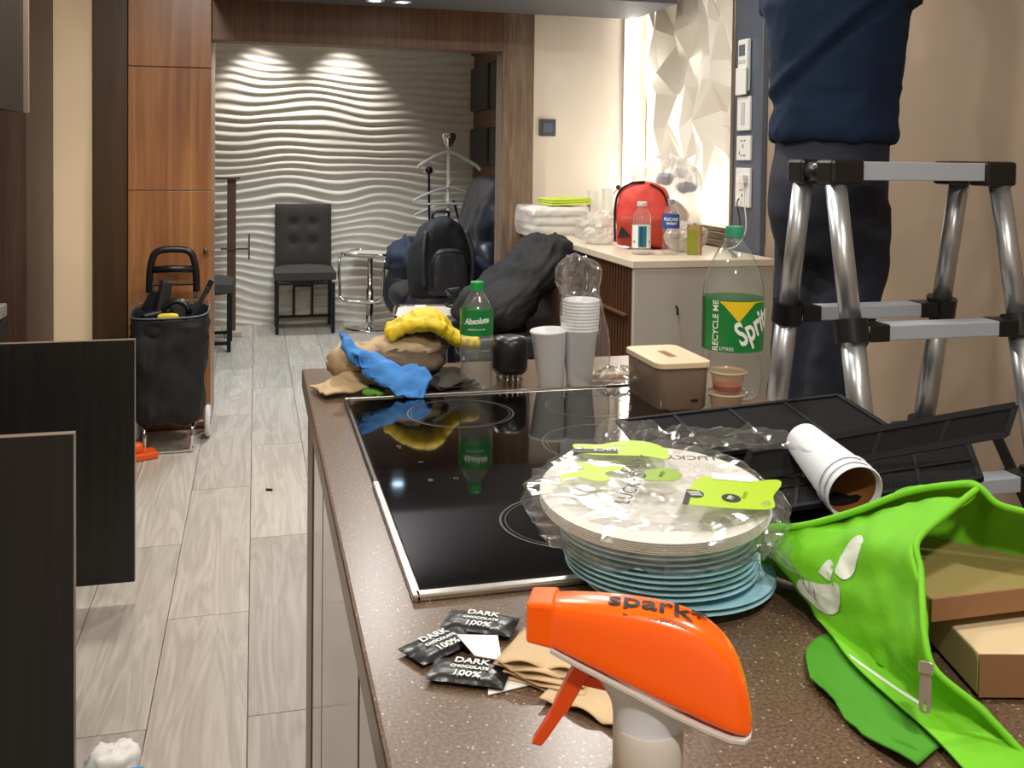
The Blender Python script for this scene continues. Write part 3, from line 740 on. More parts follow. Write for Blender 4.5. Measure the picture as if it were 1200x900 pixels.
# garment steamer stand
gs = thing('garment_stand', 'white garment steamer stand with chrome head before the wave wall', 'clothes stand', (1.43, 7.36, 0))
B(MB().lathe([(.14, 0), (.14, .05), (.11, .09), (.02, .1)], 24), 'base', 'pale_grey', gs, smooth=True)
B(MB().tube([(0, 0, .09), (0, 0, 1.42)], .014, 12), 'pole', 'white_plastic', gs, smooth=True)
B(MB().lathe([(.018, .95), (.02, .96), (.02, 1.0), (.018, 1.01)], 14), 'clamp', 'white_plastic', gs, smooth=True)
B(MB().lathe([(.02, 1.40), (.03, 1.43), (.05, 1.47), (.055, 1.5), (.045, 1.515), (.02, 1.52)], 20), 'head', 'chrome', gs, smooth=True)
hm = MB(); hm.tube(bez([(-.24, 0, 1.24), (-.2, 0, 1.28), (0, 0, 1.37), (.2, 0, 1.28), (.25, 0, 1.235)], 6), [.014] * 25, 8)
B(hm, 'hanger_arm', 'white_plastic', gs, smooth=True)
B(MB().tube([(-.2, 0, 1.215), (.17, 0, 1.215)], .007, 8), 'cross_bar', 'white_plastic', gs, smooth=True)
B(MB().sphere((-.155, -.02, 1.23), .03, 12, 8), 'knob', 'black_plastic', gs, smooth=True)
B(MB().tube(bez([(-.155, -.02, 1.21), (-.15, -.02, .9), (-.13, -.02, .5), (-.06, -.02, .1)], 6), .009, 8), 'hose', 'dark_metal', gs, smooth=True)
B(MB().tube(bez([(.04, 0, 1.0), (.08, -.02, .85), (.13, -.03, .7), (.1, -.02, .3), (.05, 0, .1)], 6), .009, 8), 'cord', 'dark_metal', gs, smooth=True)
def hanger(z, dy, rz, label):
    t = MB(); t.tube(bez([(0, 0, .05), (-.1, 0, .03), (-.26, 0, -.035), (-.27, 0, -.06), (-.2, 0, -.075), (0, 0, -.075), (.2, 0, -.075), (.27, 0, -.06), (.26, 0, -.035), (.1, 0, .03), (0, 0, .05)], 4), .009, 8)
    t.tube(bez([(0, 0, .05), (0, 0, .08), (.02, 0, .1), (.0, 0, .115)], 4), .005, 6)
    o = B(t, 'clothes_hanger', 'white_plastic', smooth=True); o.location = (1.43, 7.36 + dy, z); o.rotation_euler = (0, 0, rz); return tag(o, label, 'hanger')
hanger(1.05, -.03, .15, 'white plastic hanger facing out on the garment stand')
hanger(.92, .05, 2.5, 'white plastic hanger turned aside at the back of the garment stand')

# ================================================================== SHOPPING TROLLEY
tr = thing('shopping_trolley', 'black fabric shopping trolley with white wheels by the orange cabinet', 'trolley', (-.372, 4.68, 0))
bagr = []
for z, w_, d_ in ((.125, .25, .20), (.15, .27, .22), (.25, .285, .235), (.40, .295, .24), (.52, .315, .25), (.60, .33, .26), (.625, .335, .265)):
    bagr.append(ell((-.0, -.02, z), w_ / 2, d_ / 2, 32, 0, .5, (0.02 if z > .5 else 0, .14 if z > .5 else 0)))
inner = [ell((0, -.02, .60), .155, .12, 32, 0, .5, (.02, .14)), ell((0, -.02, .45), .13, .1, 32, 0, .5)]
bm_ = MB().loft(bagr + inner)
me = subdiv(bm_, 'bag', 2); crumple(me, .022, 8, 3, True, fn=lambda c: 1 if c.z < .58 else .2); crumple(me, .004, 30, 3)
bg = link('bag', me, 'black_nylon', tr, smooth=True)
B(MB().tube([(p[0], p[1], p[2] + .004) for p in ell((0, -.02, .625), .168, .133, 32, 0, .5, (.02, .14))], .0035, 6, True), 'rim_binding', 'grey_metal', bg, smooth=True)
fr = MB()
for s in (-1, 1): fr.tube(bez([(s * .115, .115, .10), (s * .11, .12, .5), (s * .095, .125, .74)], 6), .009, 10)
B(fr, 'back_frame', 'chrome', tr, smooth=True)
B(MB().tube(bez([(-.115, .1, .115), (-.105, -.08, .115), (-.1, -.115, .09), (-.098, -.12, .03), (-.085, -.123, .012), (.085, -.123, .012), (.098, -.12, .03), (.1, -.115, .09), (.105, -.08, .115), (.115, .1, .115)], 5), .008, 8), 'foot_frame', 'chrome', tr, smooth=True)
B(MB().tube([(-.165, .12, .075), (.165, .12, .075)], .006, 8), 'axle', 'steel', tr)
B(MB().tube([(-.11, .12, .115), (.11, .12, .115)], .006, 8), 'lower_bar', 'chrome', tr)
for s in (-1, 1):
    M = Matrix.Translation((s * .158, .12, .075)) @ Matrix.Rotation(radians(90), 4, 'Y')
    w_ = B(MB().lathe([(.03, -.008), (.068, -.012), (.075, -.006), (.075, .006), (.068, .012), (.03, .008)], 28, M), 'wheel', 'white_plastic', tr, auto=30)
    B(MB().lathe([(.028, -.013), (.02, -.016), (.02, .016), (.028, .013)], 16, M), 'hub', 'pale_grey', w_)
B(MB().tube(bez([(-.105, .125, .69), (-.10, .125, .80), (-.075, .125, .875), (0, .125, .89), (.075, .125, .875), (.10, .125, .80), (.105, .125, .69)], 6), .016, 12), 'handle', 'black_plastic', tr, smooth=True)
B(MB().tube([(-.09, .122, .795), (0, .118, .80), (.09, .122, .795)], .017, 10), 'handle_grip', 'black_plastic', tr, smooth=True)
B(MB().tube([(-.1, .125, .725), (.1, .125, .725)], .006, 8), 'handle_bar', 'dark_metal', tr)
# things in the bag
pv = thing('drill_tool', 'black cordless tool sticking out of the shopping trolley', 'tool', (-.43, 4.66, .56))
B(MB().bar((0, 0, 0), (.04, .02, .20), .05, .05), 'grip', 'black_rubber', pv, bevel=.01)
B(MB().bar((-.06, -.03, .03), (.06, .01, .05), .05, .06), 'motor', 'black_plastic', pv, bevel=.012)
B(MB().bar((-.05, .02, .06), (.0, .03, .15), .03, .05), 'battery', 'dark_metal', pv, bevel=.006)
co = thing('coiled_hose', 'black coiled hose lying in the shopping trolley', 'hose', (-.345, 4.645, .615), 0)
pth = [(.055 * cos(a), -.01 + .012 * a / 6, .055 * sin(a)) for a in [i * .35 for i in range(54)]]
B(MB().tube(pth, .013, 8), 'coil', 'black_plastic', co, smooth=True)
sc_ = thing('pipe_wrench', 'long black handled tool leaning out of the trolley toward the room', 'tool', (-.29, 4.64, .55), 0)
B(MB().bar((-.01, 0, 0), (.085, .0, .185), .045, .02), 'handle', 'black_rubber', sc_, bevel=.006); B(MB().bar((.07, 0, .15), (.10, 0, .215), .025, .024), 'tip', 'dark_metal', sc_, bevel=.004)
yb = tag(B(pillow((-.375, 4.57, .612), (.045, .014, .014)), 'yellow_pouch', 'yellow_glove', smooth=True), 'small yellow pouch at the mouth of the shopping trolley', 'pouch')

# floor items
sp = thing('floor_scraper', 'orange plastic scraper on the floor behind the open cabinet door', 'scraper', (-.50, 4.5, 0), radians(20))
B(MB().box((.02, 0, .016), (.13, .09, .03)), 'block', 'scraper_orange', sp, bevel=.006); B(pillow((-.01, 0, .05), (.04, .03, .025)), 'grip', 'scraper_orange', sp, smooth=True)
clothpile('plastic_bag', 'crumpled white plastic bag on the floor planks', 'plastic bag', (-.285, 2.17, 0), (.10, .10, .085), 'paper_white', 12, .2)
tag(B(pillow((-.245, 2.125, .03), (.035, .02, .028)), 'blue_sachet', 'sky_plastic', smooth=True), 'bright blue sachet leaning against the crumpled white bag', 'sachet')
tag(B(pillow((-.39, 2.15, .035), (.03, .03, .034)), 'teal_cap', 'teal_plastic', smooth=True), 'teal plastic cap on the floor beside the white bag', 'cap')
clothpile('bin_bag', 'black plastic bag on the floor in front of the white bag', 'plastic bag', (-.17, 2.03, 0), (.2, .14, .06), 'foil_black', 15, .2)
tag(B(MB().bar((.045, 3.97, .004), (.07, 3.96, .004), .006, .01), 'wood_chip', 'ink', bevel=.001), 'tiny dark wood chip lying on the floor planks', 'debris')

# ================================================================== ON THE SIDEBOARD
Z = .97
for k, (dx, rz) in enumerate(((0, .05), (.01, -.03), (-.015, .02))):
    m = pillow((0, 0, 0), (.15, .13, .021), .35); me = m.mesh('m'); crumple(me, .004, 22, k)
    tag(setup(link('folded_sheet', me, 'paper_white', smooth=True), (1.32 + dx + .1, 4.55, Z + .024 + k * .045), (0, 0, rz)), ['bottom bundle of white sheeting in the wrapped stack on the sideboard', 'middle bundle of white sheeting in the wrapped stack on the sideboard', 'top bundle of white sheeting under the lime folder'][k], 'sheeting', 'wrapped white sheeting')
wf = MB().loft([ell((0, 0, z), a, b_, 28, 0, .35) for z, a, b_ in ((.0, .155, .14), (.03, .165, .146), (.1, .163, .145), (.137, .155, .135))], False)
me = subdiv(wf, 'wrap', 1); crumple(me, .006, 25, 3, True)
tag(setup(link('plastic_wrap', me, 'milky_film'), (1.40, 4.55, Z + .001)), 'loose clear plastic wrapped round the white sheeting', 'plastic wrap')
lf = MB()
for k in range(3): lf.box((0, 0, .006 + k * .011), (.2, .22, .009), rz=.04 * k)
tag(setup(B(lf, 'lime_folder', 'folder_lime', bevel=.003), (1.47, 4.58, Z + .142), (0, radians(-2), 0)), 'bright lime green folder on top of the white sheeting', 'folder')
for i, (x, y, h, lb) in enumerate(((1.60, 4.53, .14, 'white upright card stand beside the lime folder'), (1.665, 4.50, .15, 'white upright card stand with an orange tag'))):
    t = thing('card_stand', lb, 'stand', (x, y, Z + .0))
    B(MB().box((0, 0, .075 + h / 2), (.042, .05, h)), 'panel', 'paper_white', t, bevel=.003)
    B(MB().box((0, 0, .0375), (.06, .07, .075)), 'foot', 'credenza_top', t, bevel=.003)
    if i: B(MB().tube(bez([(.022, -.026, .2), (.05, -.03, .22), (.045, -.03, .15), (.03, -.03, .12)], 5), .003, 6), 'tag_string', 'scraper_orange', t); B(MB().sphere((.045, -.03, .23), .012, 10, 6), 'bead', 'black_plastic', t, smooth=True)
t = thing('acrylic_box', 'frosted clear box standing between the sheeting and plastic bag', 'box', (1.485, 4.24, Z))
m = MB(); m.bb(-.055, .055, -.05, -.046, 0, .085); m.bb(-.055, .055, .046, .05, 0, .085); m.bb(-.055, -.051, -.046, .046, 0, .085); m.bb(.051, .055, -.046, .046, 0, .085); m.bb(-.051, .051, -.046, .046, 0, .004)
B(m, 'shell', 'acrylic', t)
for dz in (.02, .06): B(MB().box((-.035, -.052, dz), (.008, .003, .012)), 'clip', 'pale_grey', t)
me = MB().sphere((0, 0, .065), (.085, .09, .065), 26, 16).mesh('clear_bag'); crumple(me, .022, 22, 3, True); crumple(me, .01, 60, 4, True)
for v in me.vertices: v.co.z = max(v.co.z, .001)
tag(setup(link('clear_bag', me, 'milky_film'), (1.45, 3.99, Z)), 'crumpled clear bag between the frosted box and red backpack', 'plastic bag')
# red backpack
rb = thing('red_backpack', 'red nylon backpack standing on the sideboard before the niche', 'backpack', (1.565, 3.79, Z + .006), radians(-20))
m = MB().loft(bprings(.235, .15, .27, [(0, .85, .8), (.04, 1, 1), (.5, 1, 1), (.75, .93, .95), (.9, .78, .8), (.98, .5, .55), (1, .2, .3)]))
link('body', crumple(subdiv(m, 'body', 2), .008, 13, 2), 'red_nylon', rb, smooth=True)
m = MB().loft([[(x - .005, -.05 + y, z) for x, y, z in r] for r in bprings(.215, .09, .14, [(0.06, .9, .8), (.15, 1, 1), (.8, .97, 1), (.95, .85, .7), (1, .6, .3)])])
link('front_pocket', crumple(subdiv(m, 'front_pocket', 2), .005, 15, 3), 'red_dark', rb, smooth=True)
B(MB().tube(bez([(-.118, -.02, .02), (-.12, -.03, .15), (-.105, -.04, .225), (-.06, -.05, .262), (0, -.05, .27)], 6), .005, 6), 'zipper', 'black_plastic', rb)
B(MB().tube(bez([(.02, -.06, .262), (.07, -.06, .235), (.1, -.05, .17)], 6), .004, 6), 'zipper', 'black_plastic', rb)
B(MB().prism([(-.025, -.02), (.03, -.012), (-.008, .03)], 0, .012, Matrix.Translation((-.085, -.088, .06)) @ Matrix.Rotation(radians(90), 4, 'X')), 'emblem', 'ink', rb)
# big clear bag behind with blue print
me = MB().loft([ell((0, 0, z), a, b_, 36, 0, .8) for z, a, b_ in ((0, .06, .06), (.02, .13, .11), (.14, .15, .12), (.26, .15, .12), (.33, .12, .1), (.37, .07, .06), (.385, .02, .02))])
me = subdiv(me, 'b', 1); crumple(me, .022, 13, 3, True); crumple(me, .008, 40, 6, True)
for v in me.vertices: v.co.z = max(v.co.z, .001)
bb_ = tag(setup(link('printed_bag', me, 'milky_film'), (1.74, 3.96, Z)), 'milky plastic bag with blue print standing behind the red backpack', 'plastic bag')
for (dx, dz, sx, sz, m_) in ((-.04, .285, .07, .05, 'blue_print'), (.06, .25, .085, .045, 'blue_print'), (.03, .31, .05, .04, 'pale_grey')):
    q = pillow((dx, -.07, dz), (sx / 2, .03, sz / 2), .7); me = q.mesh('q'); crumple(me, .008, 40, 2)
    link('printed_patch', me, m_, bb_, smooth=True)
q = pillow((.0, .0, .1), (.09, .07, .09)); link('contents', crumple(q.mesh('contents'), .015, 20, 1), 'bread', bb_, smooth=True)
# bread bag
me = MB().sphere((0, 0, .06), (.09, .05, .06), 24, 14).mesh('bread_bag'); crumple(me, .012, 25, 9, True)
for v in me.vertices: v.co.z = max(v.co.z, .001)
o = tag(setup(link('bread_bag', me, 'milky_film'), (1.68, 3.62, Z)), 'bag of bread rolls behind the blue labelled bottle', 'bread bag')
for k, dx in enumerate((-.05, .0, .05)): B(MB().sphere((dx, 0, .075), (.028, .03, .026), 14, 8), 'bread_roll', 'bread', o, smooth=True)
def water_bottle(name, label, loc, r, h, capm, labm, lz, extra=None, water=.0, shape='slim', lift=0):
    t = thing(name, label, 'bottle', loc, facecam(loc[0], loc[1]))
    if shape == 'slim': pr = [(0.5, 0), (.92, .012), (1, .05), (.96, .25), (1, .45), (1, .68), (.9, .76), (.6, .85), (.36, .90), (.36, .94)]
    else: pr = [(.85, 0), (1, .03), (1, .28), (1, .56), (.94, .60), (.98, .68), (.9, .77), (.6, .85), (.45, .89), (.45, .93)]
    B(MB().lathe([(r * a, h * b) for a, b in pr], 28, cap1=False), 'bottle_shell', 'clear_pet', t, smooth=True)
    cr = .40 if shape == 'slim' else .52
    B(MB().lathe([(r * cr, h * .92), (r * cr * 1.02, h * .925), (r * cr, h * .995), (r * cr * .9, h)], 20), 'cap', capm, t, auto=35)
    lb = B(MB().lathe([(r * 1.012, h * lz[0]), (r * 1.012, h * lz[1])], 32, cap0=False, cap1=False), 'label', labm, t, smooth=True)
    if water:
        B(MB().lathe([(r * .88, h * .01), (r * .95, h * .05), (r * .93, h * .25), (r * .96, h * water)], 24), 'water', 'water', t, smooth=True)
    return t, lb
t, lb = water_bottle('drink_bottle', 'squat clear bottle with white cap and teal striped label', (1.452, 3.535, Z), .036, .205, 'cap_white', 'label_white', (.13, .56), shape='squat')
patch(.0366, -.35, .55, .03, .112, 'label_band', 'label_teal', lb); patch(.037, -.15, .1, .035, .11, 'label_stripe', 'label_navy', lb)
for s, a in (('n', -.85), ('v', .95)): link('lettering', bendtext(textmesh(s, .022), .0370, a, .052), 'ink', lb)
t, lb = water_bottle('drink_bottle', 'slim clear bottle with blue label and grey cap on the sideboard', (1.568, 3.52, Z), .034, .215, 'cap_grey', 'label_blue', (.48, .73))
link('lettering', bendtext(textmesh('POCARI', .017, bold=.0004), .0350, .0, .138), 'label_white', lb); link('lettering', bendtext(textmesh('SWEAT', .013, bold=.0004), .0350, .1, .122), 'label_white', lb)
jb = thing('juice_can', 'small tan and olive drink carton beside the blue labelled bottle', 'drink carton', (1.66, 3.50, Z), facecam(1.66, 3.5))
B(MB().prism(rrect(.058, .05, .014), 0, .118), 'carton', 'juice_tan', jb, auto=30)
B(MB().box((-.01, -.0255, .05), (.036, .002, .094)), 'label_panel', 'juice_green', jb); B(MB().lathe([(.008, .118), (.008, .122)], 12), 'opening', 'ink_grey', jb)
tag(B(MB().bar((1.76, 3.36, Z + .005), (1.86, 3.62, Z + .005), .022, .009), 'flat_bracket', 'steel', bevel=.002), 'flat metal bracket lying on the sideboard by the niche', 'bracket')
TOTE_GRID = {'back': [[(0.5022, 0.8933, 0.9663),
           (0.5348, 0.8664, 0.9762),
           (0.5729, 0.8365, 0.9978),
           (0.6121, 0.8114, 1.0221),
           (0.6419, 0.7885, 1.0351),
           (0.6603, 0.7703, 1.039),
           (0.6694, 0.7551, 1.0273),
           (0.6865, 0.7402, 1.0233),
           (0.7159, 0.7117, 1.0195)],
          [(0.5102, 0.9053, 0.9503),
           (0.5428, 0.8784, 0.9602),
           (0.5809, 0.8485, 0.9818),
           (0.6321, 0.8414, 0.9821),
           (0.6619, 0.8185, 0.9951),
           (0.6803, 0.8003, 0.999),
           (0.6894, 0.7851, 0.9873),
           (0.7065, 0.7702, 0.9833),
           (0.7359, 0.7417, 0.9795)],
          [(0.5222, 0.9233, 0.904),
           (0.5548, 0.8964, 0.904),
           (0.5929, 0.8665, 0.904),
           (0.6321, 0.8414, 0.904),
           (0.6619, 0.8185, 0.904),
           (0.6803, 0.8003, 0.904),
           (0.6894, 0.7851, 0.904),
           (0.7065, 0.7702, 0.904),
           (0.7359, 0.7417, 0.904)]],
 'front': [[(0.5024, 0.8901, 0.9648), (0.5636, 0.8438, 0.9908), (0.6073, 0.8023, 1.0198), (0.6588, 0.7686, 1.038)],
           [(0.5042, 0.8736, 0.9483), (0.5332, 0.8252, 0.9675), (0.5496, 0.7752, 0.9931), (0.5619, 0.726, 1.0127)],
           [(0.5148, 0.8389, 0.9215), (0.5232, 0.7803, 0.9385), (0.5301, 0.7274, 0.9564), (0.5294, 0.6767, 0.9824)],
           [(0.5111, 0.7835, 0.904), (0.5198, 0.739, 0.9118), (0.517, 0.6885, 0.9281), (0.511, 0.6443, 0.9502)],
           [(0.5016, 0.7146, 0.904), (0.5162, 0.6777, 0.9054), (0.5262, 0.6443, 0.9155), (0.5374, 0.6159, 0.9273)],
           [(0.5002, 0.6305, 0.904), (0.5086, 0.6032, 0.904), (0.5245, 0.5868, 0.904), (0.5541, 0.5838, 0.904)],
           [(0.494, 0.581, 0.904), (0.5076, 0.5632, 0.904), (0.5276, 0.5536, 0.904), (0.5548, 0.5517, 0.904)]],
 'gusset': [[(0.5271, 0.7847, 0.904), (0.5202, 0.7173, 0.904), (0.5183, 0.6644, 0.904), (0.5227, 0.6251, 0.904)],
            [(0.5133, 0.7913, 0.904), (0.497, 0.72, 0.904), (0.4942, 0.6639, 0.904), (0.5002, 0.616, 0.904)],
            [(0.4788, 0.7641, 0.904), (0.4657, 0.7162, 0.904), (0.4634, 0.6532, 0.904), (0.4725, 0.5993, 0.904)],
            [(0.4522, 0.7153, 0.904), (0.4546, 0.6988, 0.904), (0.4519, 0.6421, 0.904), (0.4642, 0.5922, 0.904)]],
 'mouth': [(0.6588, 0.7686, 1.0372),
           (0.6096, 0.7501, 1.0236),
           (0.5606, 0.7243, 1.0135),
           (0.5484, 0.7032, 0.9978),
           (0.5287, 0.6748, 0.9834),
           (0.5156, 0.6539, 0.9654),
           (0.5141, 0.6382, 0.9483),
           (0.536, 0.6142, 0.9284),
           (0.5533, 0.5831, 0.9052),
           (0.5548, 0.5517, 0.904)],
 'rim': [(0.5022, 0.8933, 0.9663),
         (0.5348, 0.8664, 0.9762),
         (0.5729, 0.8365, 0.9978),
         (0.6121, 0.8114, 1.0221),
         (0.6419, 0.7885, 1.0351),
         (0.6603, 0.7703, 1.039),
         (0.6694, 0.7551, 1.0273),
         (0.6865, 0.7402, 1.0233),
         (0.7159, 0.7117, 1.0195)],
 'zip': (0.501, 0.6336, 0.955)}
TOTE_GRID = {k: ([[Vector(p) for p in r] for r in v] if isinstance(v[0], list) else [Vector(p) for p in v] if isinstance(v[0], tuple) else Vector(v)) for k, v in TOTE_GRID.items()}
# ================================================================== LADDER
ld = thing('telescopic_ladder', 'aluminium telescopic step ladder standing beyond the island', 'ladder', (1.48, 1.95, 0))
lx0, lx1 = 1.262, 1.70
def leg(x, y0, y1, name):
    o = Vector((1.48, 1.95, 0)); T = Vector((x, y0, 1.32)) - o
    def at(z): k = (1.32 - z) / 1.32; return Vector((x, y0 + (y1 - y0) * k, z)) - o
    secs = [(1.30, .985, .0235), (.985, .655, .0265), (.655, .325, .0295), (.325, .03, .032)]
    g = B(MB().tube([at(1.30), at(.97)], .0235, 18), name, 'brushed_alu', ld, smooth=True)
    for a, b, r in secs[1:]: B(MB().tube([at(a), at(b - .0)], r, 18), 'leg_section', 'brushed_alu', g, smooth=True)
    for z, r in ((.97, .037), (.64, .040), (.31, .042)):
        B(MB().tube([at(z + .028), at(z - .022)], r, 18), 'clamp_collar', 'black_plastic', g, auto=40)
    B(MB().tube([at(.05), at(.0)], .036, 14), 'rubber_foot', 'black_rubber', g)
    return at
FY = (1.945, 1.64); RY = (2.07, 2.30)
for (y0, y1) in (FY, RY):
    at0 = leg(lx0, y0, y1, 'leg'); at1 = leg(lx1, y0, y1, 'leg')
    for z in (.97, .64, .31):
        a = at0(z); b = at1(z); rg = B(MB().box(((a.x + b.x) / 2, a.y, z), (b.x - a.x - .05, .052, .034)), 'rung', 'ladder_flat', ld, bevel=.003)
        for s, p in ((1, a), (-1, b)): B(MB().box((p.x + s * .052, p.y, z), (.05, .058, .038)), 'rung_bracket', 'black_plastic', rg, bevel=.003)
    o = Vector((1.48, 1.95, 0)); yy = y0 - 1.95
    tb = B(MB().box(((lx0 + lx1) / 2 - 1.48, yy, 1.322), (lx1 - lx0 - .07, .05, .042)), 'top_bar', 'ladder_flat', ld, bevel=.002)
for x in (lx0, lx1):
    s = 1 if x == lx0 else -1
    for y0 in (FY[0], RY[0]):
        m = MB().box((x - 1.48 + s * .015, y0 - 1.95, 1.318), (.085, .066, .058)); B(m, 'hinge_cap', 'black_plastic', ld, bevel=.008)
    B(MB().tube([(x - 1.48, FY[0] - 1.95 + .02, 1.318), (x - 1.48, RY[0] - 1.95 - .02, 1.318)], .024, 14), 'hinge_barrel', 'black_plastic', ld, smooth=True)
B(MB().bar((lx1 - 1.48 - .02, -.02, .74), (lx1 - 1.48 - .02, -.17, .55), .006, .03), 'spreader_strap', 'black_rubber', ld)

# ================================================================== PERSON ON THE LADDER
PX, PY = 1.505, 2.335
Fv = Vector((.80, .60, 0)).normalized(); Rv = Vector((Fv.y, -Fv.x, 0))
FOOT = .328
def W(r, f, z): return Vector((PX, PY, 0)) + Rv * r + Fv * f + Vector((0, 0, z))
def ring(c, rr, rf, n=22, pw=.9, ang=0):
    out = []
    for i in range(n):
        a = 2 * pi * i / n; x = rr * (abs(cos(a)) ** pw) * (1 if cos(a) >= 0 else -1); y = rf * (abs(sin(a)) ** pw) * (1 if sin(a) >= 0 else -1)
        out.append(c + Rv * x + Fv * y)
    return out
def limb(mb, pts, n=14):
    P = [Vector(p[:3]) for p in pts]; mb.tube(P, [p[3] for p in pts], n)
# joints
pel = FOOT + .90
def wpt(r, f, z, rad): v = W(r, f, z); return (v.x, v.y, v.z, rad)
legsR = [wpt(.07, 0, pel, .09), wpt(.065, .01, pel - .18, .085), wpt(.04, -.07, pel - .42, .06), wpt(.03, -.095, pel - .55, .056), wpt(.06, -.07, FOOT + .1, .042), wpt(.06, -.075, FOOT + .05, .04)]
legsL = [wpt(-.07, 0, pel, .09), wpt(-.065, .02, pel - .18, .085), wpt(-.065, -.05, pel - .42, .06), wpt(-.07, -.075, pel - .55, .056), wpt(-.06, -.07, FOOT + .1, .042), wpt(-.06, -.075, FOOT + .05, .04)]
torso = [(pel - .08, .0, .12, .12), (pel + .02, -.005, .14, .135), (pel + .14, .01, .14, .125), (pel + .28, .015, .145, .125), (pel + .42, .01, .165, .125), (pel + .53, 0, .175, .115), (pel + .60, 0, .12, .08)]
sh = pel + .585
armR = [wpt(.15, .02, sh, .058), wpt(.165, .06, sh + .12, .05), wpt(.185, .14, sh + .26, .042), wpt(.2, .19, sh + .42, .034), wpt(.18, .21, sh + .50, .026)]
armL = [wpt(-.15, .02, sh, .058), wpt(-.165, .06, sh + .12, .05), wpt(-.185, .14, sh + .26, .042), wpt(-.2, .19, sh + .42, .034), wpt(-.18, .21, sh + .50, .026)]
def body_mesh():
    mb = MB()
    mb.loft([ring(W(0, f, z), a * .92, b * .92) for z, f, a, b in torso])
    for Lg in (legsR, legsL): limb(mb, [(x, y, z, r * .9) for x, y, z, r in Lg])
    for A in (armR, armL): limb(mb, A)
    # neck and head, tipped back to look up
    limb(mb, [wpt(0, .0, pel + .56, .062), wpt(0, .02, pel + .66, .055), wpt(0, .03, pel + .70, .055)])
    hc = W(0, .045, pel + .775)
    mb.loft([[hc + Rv * (a * cos(t)) + Fv * (b * sin(t) + df) + Vector((0, 0, dz + .25 * (b * sin(t)))) for t in [2 * pi * i / 20 for i in range(20)]] for dz, a, b, df in ((-.11, .03, .04, .04), (-.09, .055, .075, .02), (-.03, .072, .092, .0), (.03, .077, .098, -.005), (.08, .065, .085, -.01), (.11, .03, .045, -.012))])
    for s in (-1, 1): mb.sphere(hc + Rv * (s * .078) + Vector((0, 0, -.01)), (.014, .014, .03), 8, 6)       # ears
    nz = hc + Fv * .105 + Vector((0, 0, .015)); mb.sphere(nz, (.014, .014, .022), 8, 6)                      # nose
    mb.sphere(hc + Fv * .092 + Vector((0, 0, -.03)), (.02, .02, .009), 8, 6)                                 # lips
    # hands: palm, four unequal fingers and a thumb, holding upward
    for s, A in ((1, armR), (-1, armL)):
        wr = Vector(A[-1][:3]); up = Vector((0, 0, 1)); out = Rv * s
        mb.loft([[wr + up * z + Rv * (a * cos(t)) + Fv * (.3 * z + b * sin(t)) for t in [2 * pi * i / 12 for i in range(12)]] for z, a, b in ((-.02, .024, .02), (.02, .034, .016), (.06, .040, .015), (.085, .038, .013))])
        for k, (off, ln) in enumerate(((.03, .066), (.010, .076), (-.010, .07), (-.029, .055))):
            b0 = wr + up * .078 + Rv * (-s * off) * -1 + Fv * .024
            limb(mb, [(*b0, .0095), (*(b0 + up * ln * .45 + Fv * .012), .0088), (*(b0 + up * ln * .75 + Fv * .032), .008), (*(b0 + up * ln * .9 + Fv * .052), .007)], 8)
        t0 = wr + up * .025 - out * .03; limb(mb, [(*t0, .012), (*(t0 - out * .022 + up * .025 + Fv * .012), .010), (*(t0 - out * .026 + up * .05 + Fv * .03), .008)], 8)
    # feet
    for s in (-1, 1):
        c = W(s * .06, -.03, FOOT + .03); mb.loft([ring(W(s * .06, f - .06, FOOT + .035), r1, .02, 12) for f, r1 in ((0, .03),)] * 1 + [ring(W(s * .06, -.04, FOOT + .06), .035, .05, 12)])
    return fuse(mb, 'person', .0105, 3)
person = link('person', body_mesh(), 'skin', smooth=True)
tag(person, 'person in navy shirt and dark trousers standing on the ladder, arms raised', 'person')
def trousers():
    mb = MB()
    mb.loft([ring(W(0, f, z), a, b) for z, f, a, b in ((pel - .13, -.01, .125, .135), (pel - .03, -.025, .152, .155), (pel + .06, -.02, .152, .15), (pel + .14, .0, .148, .138), (pel + .20, .0, .146, .136))])
    for s, Lg in ((1, legsR), (-1, legsL)):
        limb(mb, [(x, y, z, r * k) for (x, y, z, r), k in zip(Lg, (1.0, 1.04, 1.16, 1.15, 1.5, 1.55))])
    me = fuse(mb, 'trousers', .0105, 5); crumple(me, .005, 8, 4, True, fn=lambda c: .4 if c.z > pel else 1); return me
link('trousers', trousers(), 'navy_trousers', person, smooth=True)
def shirt():
    mb = MB()
    mb.loft([ring(W(0, f, z), a, b, 26) for z, f, a, b in ((pel + .165, .0, .158, .146), (pel + .19, .0, .165, .153), (pel + .22, .0, .162, .150), (pel + .28, .012, .160, .145), (pel + .36, .018, .172, .152), (pel + .44, .014, .182, .152), (pel + .54, 0, .192, .145), (pel + .62, 0, .16, .10), (pel + .66, .01, .075, .07))])
    for A in (armR, armL): limb(mb, [(A[0][0], A[0][1], A[0][2] - .06, .07), (A[0][0], A[0][1], A[0][2], .07), (*A[1][:3], .068), (A[1][0] * .4 + A[2][0] * .6, A[1][1] * .4 + A[2][1] * .6, A[1][2] * .4 + A[2][2] * .6, .072)])
    me = fuse(mb, 'shirt', .0105, 4)
    crumple(me, .007, 6, 2, True); crumple(me, .006, 13, 5, True, fn=lambda c: 1 if c.z < pel + .32 else .3)
    for v in me.vertices:                                   # one long pulled crease across the back
        d = v.co - W(0, 0, pel + .42); t_ = d.z - .85 * (d.dot(Rv) + .3 * d.dot(Fv)); v.co += (d.xy.normalized().to_3d()) * (.010 * math.exp(-((t_ - .02) / .018) ** 2) - .008 * math.exp(-((t_ + .02) / .02) ** 2))
    return me
link('shirt', shirt(), 'navy_shirt', person, smooth=True)
hm = MB(); hc = W(0, .03, pel + .80)
hm.sphere(hc, (.088, .088, .1), 20, 12)
